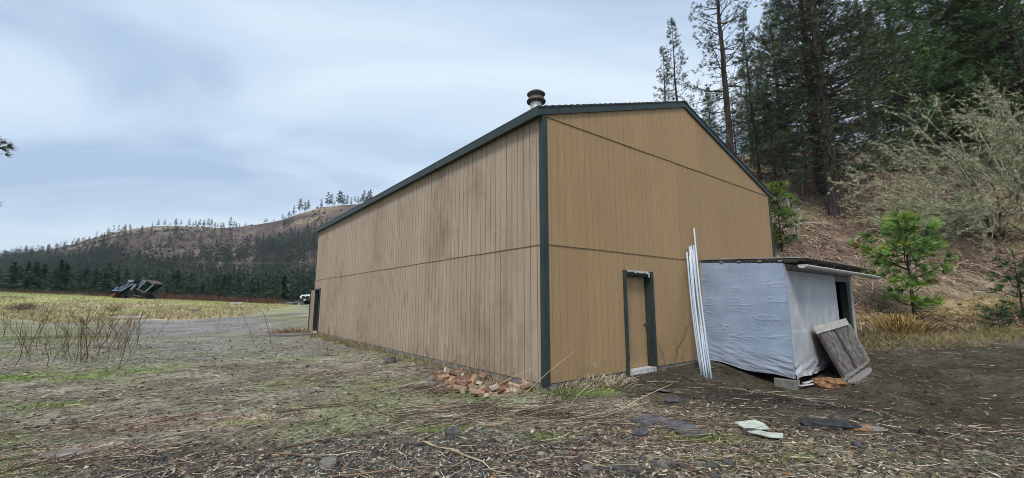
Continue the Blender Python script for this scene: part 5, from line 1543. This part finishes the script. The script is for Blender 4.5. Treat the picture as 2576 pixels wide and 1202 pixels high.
chips('bark_chips', x, y, np.exp(rng.normal(-3.15, 0.5, len(x))) * (y / 5) ** 0.4, np.exp(rng.normal(-3.9, 0.4, len(x))) * (y / 5) ** 0.4, c, 'brown bark and wood chips littering the ground', 'wood chips')
# lying stalks and straw
def stalks(name, x, y, ang, L, r_, col, label, cat, lift=0.015, pitch=None):
    n = len(x)
    t = np.array([-0.5, 0.05, 0.5]); tri = np.array([[0, 1.0], [0.87, -0.5], [-0.87, -0.5]])
    V = np.zeros((n, 3, 3, 3))
    bend = rng.normal(0, 0.06, (n, 3)) * L[:, None]
    pit = rng.normal(0, 0.06, n) if pitch is None else pitch
    for i in range(3):
        for j in range(3):
            V[:, i, j, 0] = t[i] * L
            V[:, i, j, 1] = bend[:, i] + tri[j, 0] * r_ * (1 - 0.35 * (i == 2))
            V[:, i, j, 2] = tri[j, 1] * r_ * (1 - 0.35 * (i == 2)) + np.abs(np.tan(pit)) * (t[i] + 0.5) * L
    V = rotz(V.reshape(n, 9, 3), ang)
    V += np.stack([x, y, terrain(x, y) + lift], 1)[:, None, :]
    f = []
    for i in range(2):
        for j in range(3):
            f.append([i * 3 + j, i * 3 + (j + 1) % 3, i * 3 + 3 + (j + 1) % 3, i * 3 + 3 + j])
    f = np.array(f)
    o = npobj(name, V.reshape(-1, 3), (f[None] + (np.arange(n) * 9)[:, None, None]).reshape(-1, 4), M['piece'], col=np.repeat(col, 9, 0))
    return tag(o, label, cat, kind='stuff')
x, y = scatter(34000, 3.2, 24, 1.05)
z = zones(x, y); s = (x - CX) * D2[0] + (y - CY) * D2[1]; t = (x - CX) * D1[0] + (y - CY) * D1[1]
wallstrip = sst(-2.2, -0.3, s) * sst(0.2, -0.05, s) * sst(-0.5, 0.5, t)
heap = blob(x, y, -0.3, 6.35, 1.5, 0.5, -0.1, 1, 96, 0.4, 0.6)
dens = 0.16 + 0.30 * noise2(x, y, 0.9, 97) + 0.5 * wallstrip + 0.9 * heap + 0.5 * z['straw'] - 0.16 * z['dark'] - 0.4 * z['road'] - 0.2 * z['slope']
k = rng.random(len(x)) < np.clip(dens, 0.02, 1)
x, y, heap, st_ = x[k], y[k], heap[k], z['straw'][k]
c = pick(len(x), [(0.12, 0.08, 0.055), (0.24, 0.17, 0.12), (0.42, 0.34, 0.24), (0.58, 0.51, 0.39), (0.055, 0.04, 0.032)], (4, 4, 4, 2.6, 3))
ang = np.where(heap > 0.4, rng.normal(0.0, 0.35, len(x)), rng.normal(0.1, 1.2, len(x)))
stalks('lying_stalks', x, y, ang, np.exp(rng.normal(-2.0, 0.6, len(x))) * (1 + 1.2 * heap), np.exp(rng.normal(-5.9, 0.3, len(x))) * (y / 5) ** 0.5, c, 'dead stalks and straw lying over the yard', 'dead stalks')
def heap_of(cx, cy, rx, ry, n, ang0, L0, seed, label, pale=0.3):
    g = np.random.default_rng(seed)
    x = cx + g.normal(0, rx, n); y = cy + g.normal(0, ry, n)
    k = off_building(x, y, 0.25) & (g.random(n) < 0.35 + 0.65 * sst(0.4, 0.6, noise2(x, y, 0.35, 99))); x, y = x[k], y[k]; n = len(x)
    c = pick(n, [(0.11, 0.075, 0.055), (0.19, 0.135, 0.10), (0.32, 0.26, 0.19), (0.46, 0.40, 0.30), (0.055, 0.042, 0.035)], (4, 4, 5 * pale, 3 * pale, 3))
    return stalks('stalk_heap', x, y, g.normal(ang0, 0.7, n), np.exp(g.normal(math.log(L0 * 0.75), 0.45, n)), np.exp(g.normal(-5.75, 0.3, n)), c, label, 'dead stalks', 0.02 + 0.05 * g.random(n), g.normal(0, 0.16, n))
for (px, py, rx, ry, n, a, L0, sd, lab, pl) in ((1310, 1045, 0.75, 0.22, 420, 0.0, 0.5, 1, 'raked heap of brown stalks in front of the brick heap', 0.3), (1520, 1055, 0.6, 0.2, 260, -0.1, 0.35, 2, 'pale straw mat right of the raked stalk heap', 0.8), (1075, 985, 0.4, 0.3, 260, 0.5, 0.38, 3, 'tangle of pale stalks left of the brick heap', 0.6),
                                                 (1130, 935, 0.6, 0.35, 260, 0.3, 0.4, 4, 'stalk tangle between the stones and the brick heap', 0.4), (900, 945, 1.2, 0.5, 300, 0.1, 0.42, 5, 'thin spread of stalks over the yard left of the tangle', 0.4), (720, 845, 1.3, 0.5, 260, 0.0, 0.5, 6, 'reddish stalks lying before the doorstep', 0.15),
                                                 (1640, 1060, 0.7, 0.5, 260, -0.4, 0.3, 7, 'straw and needles around the dark shards', 0.5), (1500, 1150, 0.8, 0.3, 260, -0.3, 0.25, 8, 'short straw at the bottom centre', 0.6), (200, 1080, 1.1, 0.5, 300, 0.15, 0.4, 9, 'dark stalks at the left of the near ground', 0.4), (260, 1165, .8, .25, 200, .2, .35, 10, 'stalks at the bottom left of the near ground', 0.5)):
    q = hit(px, py); heap_of(q[0], q[1], rx, ry, n, a, L0, sd, lab, pl)
# grass and moss tufts
def turf(name, x, y, hgt, col, label, cat, per=5, w=0.12, sp_=0.7):
    n = len(x)
    P0 = np.stack([x, y, terrain(x, y) - 0.005], 1)
    V, F, c = tufts(P0, np.tile([0, 0, 0.9], (n, 1)) + rng.normal(0, 0.15, (n, 3)), hgt, per, col, rng, w, sp_)
    V[:, 2] = np.maximum(V[:, 2], np.repeat(np.repeat(P0[:, 2], per), 3) - 0.01)
    return tag(npobj(name, V, F, M['leafy'], col=c), label, cat, kind='stuff')
x, y = scatter(90000, 3.2, 24, 1.0)
z = zones(x, y); k = rng.random(len(x)) < np.clip(z['moss'] * 0.9 + z['olive'] * 0.16, 0, 1)
x, y = x[k], y[k]
turf('short_grass', x, y, rng.uniform(0.015, 0.05, len(x)) * (0.7 + y / 14), pick(len(x), [(0.15, 0.23, 0.05), (0.22, 0.28, 0.07), (0.30, 0.29, 0.11), (0.11, 0.16, 0.045)], (4, 3, 2, 2)), 'short green grass and moss in patches over the yard', 'grass', 4, 0.16)
tw = 17 * rng.random(5200); ow = 0.06 + 0.5 * rng.random(5200) ** 1.6
x = CX + tw * D1[0] - ow * D2[0]; y = CY + tw * D1[1] - ow * D2[1]
k = rng.random(len(x)) < 0.15 + 0.85 * sst(0.42, 0.62, noise2(x, y, 0.8, 107)); x, y = x[k], y[k]
turf('wall_foot_grass', x, y, rng.uniform(0.05, 0.22, len(x)), pick(len(x), [(0.40, 0.33, 0.22), (0.26, 0.19, 0.12), (0.15, 0.19, 0.06), (0.17, 0.10, 0.06)], (3, 3, 2, 2)), 'dry and green grass along the foot of the long wall', 'grass', 4, 0.06, 0.7)
x, y = scatter(75000, 17, 68, 0.9)
z = zones(x, y); k = rng.random(len(x)) < z['field']
x, y, fg = x[k], y[k], z['field_green'][k]
c = np.where((rng.random(len(x)) < fg * 0.85)[:, None], pick(len(x), [(0.30, 0.37, 0.085), (0.38, 0.42, 0.12)], (1, 1)), pick(len(x), [(0.50, 0.41, 0.25), (0.38, 0.32, 0.19), (0.24, 0.17, 0.12), (0.28, 0.29, 0.11)], (3, 3, 1.6, 1.5)))
turf('field_grass', x, y, rng.uniform(0.10, 0.30, len(x)) * (0.6 + 0.5 * (1 - fg)), c, 'green and straw coloured grass of the field', 'grass', 4, 0.2, 0.6)
# dead brambles and dry litter on the slope at right
n = 60000
x = rng.uniform(9, 45, n); y = 14.2 + 24 * rng.random(n) ** 1.5
z = zones(x, y); k = (rng.random(n) < z['slope'] * (1 - 0.93 * z['sand']) * (0.2 + 1.2 * sst(0.3, 0.7, noise2(x, y, 1.6, 101)))) & inview(x, y, 0.1) & off_building(x, y)
x, y = x[k], y[k]; n = len(x)
t = np.linspace(0, 1, 4)
a = rng.uniform(0, 6.283, n); L = np.exp(rng.normal(-1.0, 0.5, n)); hgt = L * rng.uniform(0.12, 0.5, n); wd = rng.uniform(0.004, 0.010, n) * (y / 15)
V = np.zeros((n, 4, 2, 3)); sx, sy = -np.sin(a), np.cos(a)
tzv = terrain(x, y)
for i in range(4):
    arc = np.sin(t[i] * 2.6) * hgt
    for j, sg in enumerate((-1, 1)):
        V[:, i, j, 0] = x + np.cos(a) * L * t[i] + sx * wd * sg
        V[:, i, j, 1] = y + np.sin(a) * L * t[i] + sy * wd * sg
        V[:, i, j, 2] = tzv + arc + wd * sg * 0.7 + 0.58 * np.sin(a) * L * t[i]
f = np.array([[i * 2, i * 2 + 1, i * 2 + 3, i * 2 + 2] for i in range(3)])
tone = 0.65 + 0.7 * noise2(x, y, 2.2, 108)[:, None]
c = tone * pick(n, [(0.20, 0.115, 0.085), (0.28, 0.185, 0.14), (0.40, 0.31, 0.235), (0.10, 0.065, 0.05), (0.52, 0.44, 0.34)], (4, 4, 3.2, 3, 1.8))
tag(npobj('dead_brambles', V.reshape(-1, 3), (f[None] + (np.arange(n) * 8)[:, None, None]).reshape(-1, 4), M['piece'], col=np.repeat(c, 8, 0)), 'tangle of dead reddish brambles covering the slope', 'brambles', kind='stuff')
# dry grass along the foot of the slope
n = 16000
x = rng.uniform(9.5, 24, n); y = 12.6 + 4.6 * rng.random(n)
k = (rng.random(n) < blob(x, y, 15.5, 15.0, 6.5, 1.7, 0.05, 1.0, 103, 0.6, 0.9) * (0.3 + 0.8 * noise2(x, y, 0.8, 104))) & off_building(x, y)
x, y = x[k], y[k]
turf('dry_grass', x, y, rng.uniform(0.06, 0.22, len(x)), pick(len(x), [(0.34, 0.26, 0.12), (0.25, 0.20, 0.09), (0.19, 0.19, 0.07), (0.42, 0.33, 0.17)], (3, 3, 2, 1.5)), 'dry yellow grass along the foot of the slope', 'grass', 6, 0.08, 0.8)
# brush along the far edge of the field
n = 9000
px = rng.uniform(-20, 760, n); Yd = rng.uniform(63, 80, n)
x = np.array([(p - W_PX / 2) / F_PX for p in px]) / (math.cos(PITCH)) * Yd; 
P0 = np.stack([x, Yd, terrain(x, Yd)], 1)
red = sst(330, 460, px) * sst(740, 690, px)
hgt = rng.uniform(0.35, 0.9, n) * (0.35 + 0.9 * noise2(x, Yd, 4, 105) + 0.75 * red * noise2(x, Yd, 9, 106))
c = pick(n, [(0.10, 0.06, 0.045), (0.14, 0.09, 0.07), (0.07, 0.05, 0.04)], (3, 2, 2)) * (np.array([1, 1, 1])[None] + red[:, None] * np.array([0.25, 0.08, 0.08])[None])
V, F, cc = tufts(P0, np.tile([0, 0, 1.0], (n, 1)), hgt, 3, c, rng, 0.05, 0.35)
tag(npobj('hedge_brush', V, F, M['leafy'], col=cc), 'low reddish brush along the far edge of the field', 'brush', kind='stuff')

# ---- standing dead weeds
def weed_mesh(seed, H, br, mt, r_=0.005, fl=False):
    g = np.random.default_rng(seed); tb = Tubes()
    q = np.linspace(0, 1, 5); a = g.uniform(0, 6.28)
    ax = np.stack([np.cos(a) * q ** 1.5 * 0.16 * H, np.sin(a) * q ** 1.5 * 0.16 * H, q * H - 0.03], 1) + g.normal(0, 0.012 * H, (5, 3)); ax[0] = (0, 0, -0.04)
    tb.add(ax, r_, r_ * 0.45, 4)
    for j in range(br):
        w = g.uniform(0.35, 0.98); p = np.array([np.interp(w, q, ax[:, c]) for c in range(3)]); b = g.uniform(0, 6.28); L = H * g.uniform(0.08, 0.26)
        e = p + np.array([math.cos(b) * L * 0.55, math.sin(b) * L * 0.55, L * 0.9])
        tb.add(np.array([p, (p + e) / 2 + g.normal(0, 0.01, 3), e]), r_ * 0.55, r_ * 0.3, 3)
    return tb.mesh('weed', mt)
WM = [weed_mesh(600 + i, 1.0, (0, 3, 6, 9)[i % 4], M['stalk'], 0.0078) for i in range(8)]
SM = [weed_mesh(620 + i, 1.0, (1, 4)[i % 2], M['straw'], 0.0068) for i in range(4)]
def weeds(spots, meshes, label, group, hmin, hmax, thick=1.0, lean=0.2):
    for i, (x, y) in enumerate(spots):
        o = link(bpy.data.objects.new('dead_weed', meshes[rnd.randrange(len(meshes))]))
        o.location = (x, y, tz(x, y)); h_ = rnd.uniform(hmin, hmax); w_ = h_ * thick
        o.scale = (w_, w_, h_); o.rotation_euler = (rnd.gauss(0, lean), rnd.gauss(0, lean), rnd.uniform(0, 6.28))
        tag(o, label, 'weed', group)
sp1 = []
for i in range(135):
    px, py = rnd.uniform(2, 350), rnd.uniform(795, 925)
    if rnd.random() < 0.35: px, py = rnd.uniform(120, 330), rnd.uniform(850, 905)
    q = hit(px, py); sp1.append(q[:2])
weeds(sp1, WM, 'thin dark dead weed stalk in the weedy patch at left', 'dead weeds in the patch at left', 0.4, 1.3, 1.5)
sp2 = [hit(px, py)[:2] for px, py in ((318, 870), (240, 862), (205, 855), (350, 880), (640, 870), (545, 835), (680, 865), (395, 850), (160, 868), (90, 880))]
weeds(sp2, WM[4:], 'tall dark dead weed stalk standing above the others in the yard', 'tall dead weeds in the yard', 0.9, 1.6, 1.1)
sp3 = []
for i in range(95):
    t_ = 0.3 + 16.2 * rnd.random() ** 1.3; o_ = 0.1 + 1.6 * rnd.random() ** 1.5
    x, y, _ = bp(-o_, t_, 0); sp3.append((x, y))
weeds(sp3, WM + SM, 'dead weed stalk in the strip along the foot of the long wall', 'dead weeds along the long wall', 0.2, 0.7, 1.2, 0.25)
weeds([hit(px, py)[:2] for px, py in ((1215, 985), (1195, 1000), (1240, 1000), (1270, 985), (1175, 990), (1290, 1005), (1150, 975), (1120, 990), (1090, 985))], WM, 'dead weed stalk standing in front of the brick heap', 'dead weeds before the brick heap', 0.25, 0.5, 1.1)
for px, py, h_, lab in ((1694, 935, 1.15, 'tall reddish dead weed standing right of the front door'), (1648, 938, 0.75, 'slanting dead weed at the right jamb of the front door'), (1582, 955, 0.7, 'thin dead weed in front of the front door'), (1675, 935, 0.8, 'thin dead weed just left of the tall reddish one by the door'), (1715, 930, 0.6, 'short dead weed between the door weeds and the pipes')):
    x, y, zz_ = hit(px, py); o = link(bpy.data.objects.new('dead_weed', WM[3 if h_ > 0.7 else 2])); o.location = (x, y, zz_); o.scale = (h_ * 1.3, h_ * 1.3, h_); o.rotation_euler = (rnd.gauss(0, .1), rnd.gauss(0, .12), rnd.uniform(0, 6))
    tag(o, lab, 'weed')
sp4 = [hit(px, py)[:2] for px, py in ((1605, 1130), (1620, 1128), (1665, 1120), (1745, 1160), (1700, 1145), (1795, 1130), (1825, 1120), (1875, 1140), (1890, 1125), (1910, 1150), (1990, 990), (1780, 1075), (1858, 1120), (1642, 1110))]
weeds(sp4, WM[:2], 'short bare dead stalk standing near the bottom centre of the path edge', 'short stalks at the bottom centre', 0.12, 0.34, 1.6, 0.12)
weeds([hit(px, py)[:2] for px, py in ((22, 1188), (115, 1185), (140, 1190))], WM[:1], 'short dark stalk at the bottom left corner', 'short stalks at the bottom left', 0.16, 0.24, 2.5, 0.2)
# long straws leaning over the brick heap
for (a, b, dz, lab) in (((1525, 1050), (1690, 965), 0.42, 'long pale straw slanting up in front of the near corner'), ((1420, 1035), (1490, 960), 0.30, 'pale straw slanting up before the brick heap'), ((1310, 1000), (1450, 880), 0.55, 'long thin straw leaning against the long wall above the bricks'), ((1220, 985), (1370, 915), 0.28, 'thin straw slanting over the middle of the bricks')):
    p = Vector(hit(*a)); dep = p.y + 0.25
    e = Vector(at(*b, dep))
    m = MB(); mid = (p + e) / 2 + Vector((0, 0, 0.03)); m.tube([Vector((0, 0, 0)), mid - p, e - p], [0.007, 0.006, 0.003], 6)
    o = m.build('straw_stalk', M['straw'], None, world=False); o.location = p; tag(o, lab, 'straw')
for (a, b, lab) in (((1075, 1115), (1290, 1205), 'long pale fallen stem lying across the near gravel'), ((700, 1130), (1000, 1085), 'long dark fallen stem lying across the gravel left of centre'), ((640, 1140), (930, 1165), 'dark stick lying low in the near gravel'), ((760, 1030), (980, 1005), 'dark stick lying on the mossy yard'), ((690, 1045), (905, 1020), 'upper dark stick lying on the mossy yard'), ((830, 1200), (1180, 1178), 'dark stick along the bottom border of the gravel')):
    p, e = Vector(hit(*a)), Vector(hit(*b)); 
    m = MB(); pts = [p.lerp(e, w) + Vector((rnd.gauss(0, .02), rnd.gauss(0, .02), 0)) for w in np.linspace(0, 1, 7)]
    pts = [Vector((q.x, q.y, tz(q.x, q.y) + 0.018)) - p for q in pts]
    m.tube(pts, [0.012, 0.011, 0.010, 0.009, 0.008, 0.006, 0.004], 6); o = m.build('fallen_stalk', M['straw'] if 'pale' in lab else M['stalk'], None, world=False); o.location = p; tag(o, lab, 'stem')
# pale dry grass tussocks
def tussock(px, py, n, h_, col, label, sp_=0.55, lean=(0, 0), wpt=None, rad=0.15, droop=0.5):
    x, y, zz_ = wpt or hit(px, py)
    P0 = np.stack([rng.normal(0, rad, n), rng.normal(0, rad * 0.8, n), np.zeros(n)], 1)
    D = np.tile([lean[0], lean[1], 0.9], (n, 1)) + rng.normal(0, sp_ * 0.4, (n, 3)) + P0 * 1.4
    D /= np.linalg.norm(D, axis=1)[:, None]
    L = rng.uniform(0.5, 1.1, n) * h_
    # two-segment drooping blades
    side = np.cross(D, unit(n)); side /= np.linalg.norm(side, axis=1)[:, None]
    w = 0.0045 * (1 + y / 12)
    mid = P0 + D * (L * 0.6)[:, None]; end = mid + (D * 0.35 + np.stack([P0[:, 0] * 1.5, P0[:, 1] * 1.5, -np.abs(rng.normal(0, droop, n))], 1) * min(1.0, droop * 2)) * (L * 0.5)[:, None]
    V = np.stack([P0 + side * w, P0 - side * w, mid + side * w * 0.8, mid - side * w * 0.8, end], 1).reshape(-1, 3)
    b = np.arange(n)[:, None] * 5
    F = np.concatenate([b + np.array([[0, 1, 3]]), b + np.array([[0, 3, 2]]), b + np.array([[2, 3, 4]])])
    c = np.repeat(np.array(col)[None] * rng.uniform(0.6, 1.3, (n, 1)), 5, 0)
    o = npobj('grass_tussock', V, F, M['leafy'], col=c); o.location = (x, y, zz_ - 0.01)
    return tag(o, label, 'grass', kind='stuff' if h_ < 0.31 else None)
PALE, GOLD = (0.44, 0.38, 0.27), (0.46, 0.31, 0.12)
tussock(1440, 978, 260, 0.26, PALE, 'pale dry grass tussock just right of the near corner of the workshop', lean=(0.2, -0.3))
tussock(1500, 970, 300, 0.30, PALE, 'pale drooping grass tussock midway between the near corner and the front door', lean=(0.2, -0.4), rad=0.2)
tussock(1545, 962, 240, 0.24, PALE, 'pale grass tussock below the left jamb of the front door', lean=(0.2, -0.4))
tussock(1425, 992, 200, 0.2, (0.16, 0.2, 0.07), 'green grass tussock under the pale grass at the near corner', rad=0.25)
tussock(2262, 835, 420, 1.0, GOLD, 'tall golden grass clump at the foot of the young pine', sp_=0.35, rad=0.22)
tussock(2300, 835, 260, 0.6, (0.24, 0.19, 0.09), 'brown grass clump right of the golden clump below the young pine', rad=0.3)
tussock(2385, 830, 300, 0.4, (0.36, 0.30, 0.17), 'arching pale grass clump right of the young pine', rad=0.3, sp_=0.8)
tussock(2450, 835, 300, 0.35, (0.34, 0.31, 0.14), 'low yellowish grass clump on the bank near the right edge', rad=0.4, sp_=0.9)
for px, py, sd, H_, mt_, lab in ((40, 782, 701, 1.5, 'twig', 'dark tall weed clump at the left edge of the field'), (75, 780, 703, 1.2, 'twig', 'lower dark weed clump right of the tall one at the left edge of the field'), (282, 784, 702, 1.4, 'stalk', 'dark reddish bramble clump in the field below the machine')):
    x, y, zz_ = hit(px, py)
    o = link(bpy.data.objects.new('bramble_clump', bare_shrub(sd, H_, 46, 0.75, 3, 2, r0=0.011)[0].mesh('bramble_clump', M[mt_]))); o.location = (x, y, zz_); o.scale = (1.3, 1.3, 1)
    tag(o, lab, 'brambles')
tussock(740, 838, 260, 0.6, (0.30, 0.20, 0.12), 'brown dry grass clump beside the doorstep', rad=0.5, sp_=0.8)
tussock(1760, 1110, 160, 0.12, (0.15, 0.2, 0.06), 'small green tuft left of the pale green boards', rad=0.18)

# ================================================================== air between here and the hill
hz = MB(); hz.box((0, 550, 150), (6000, 4600, 420))
m_, t_, b_ = newmat('valley_haze')
t_.nodes.remove(b_)
pv = nd(t_, 'ShaderNodeVolumePrincipled')
pv.inputs['Color'].default_value = (0.86, 0.92, 1.0, 1)
pv.inputs['Density'].default_value = HAZE = 0.00011
pv.inputs['Anisotropy'].default_value = 0.0
t_.links.new(pv.outputs[0], t_.nodes['Material Output'].inputs['Volume'])
if HAZE > 0:
    hzo = hz.build('haze', m_, None, world=False)
    tag(hzo, 'thin pale air over the whole valley', 'haze', kind='stuff')
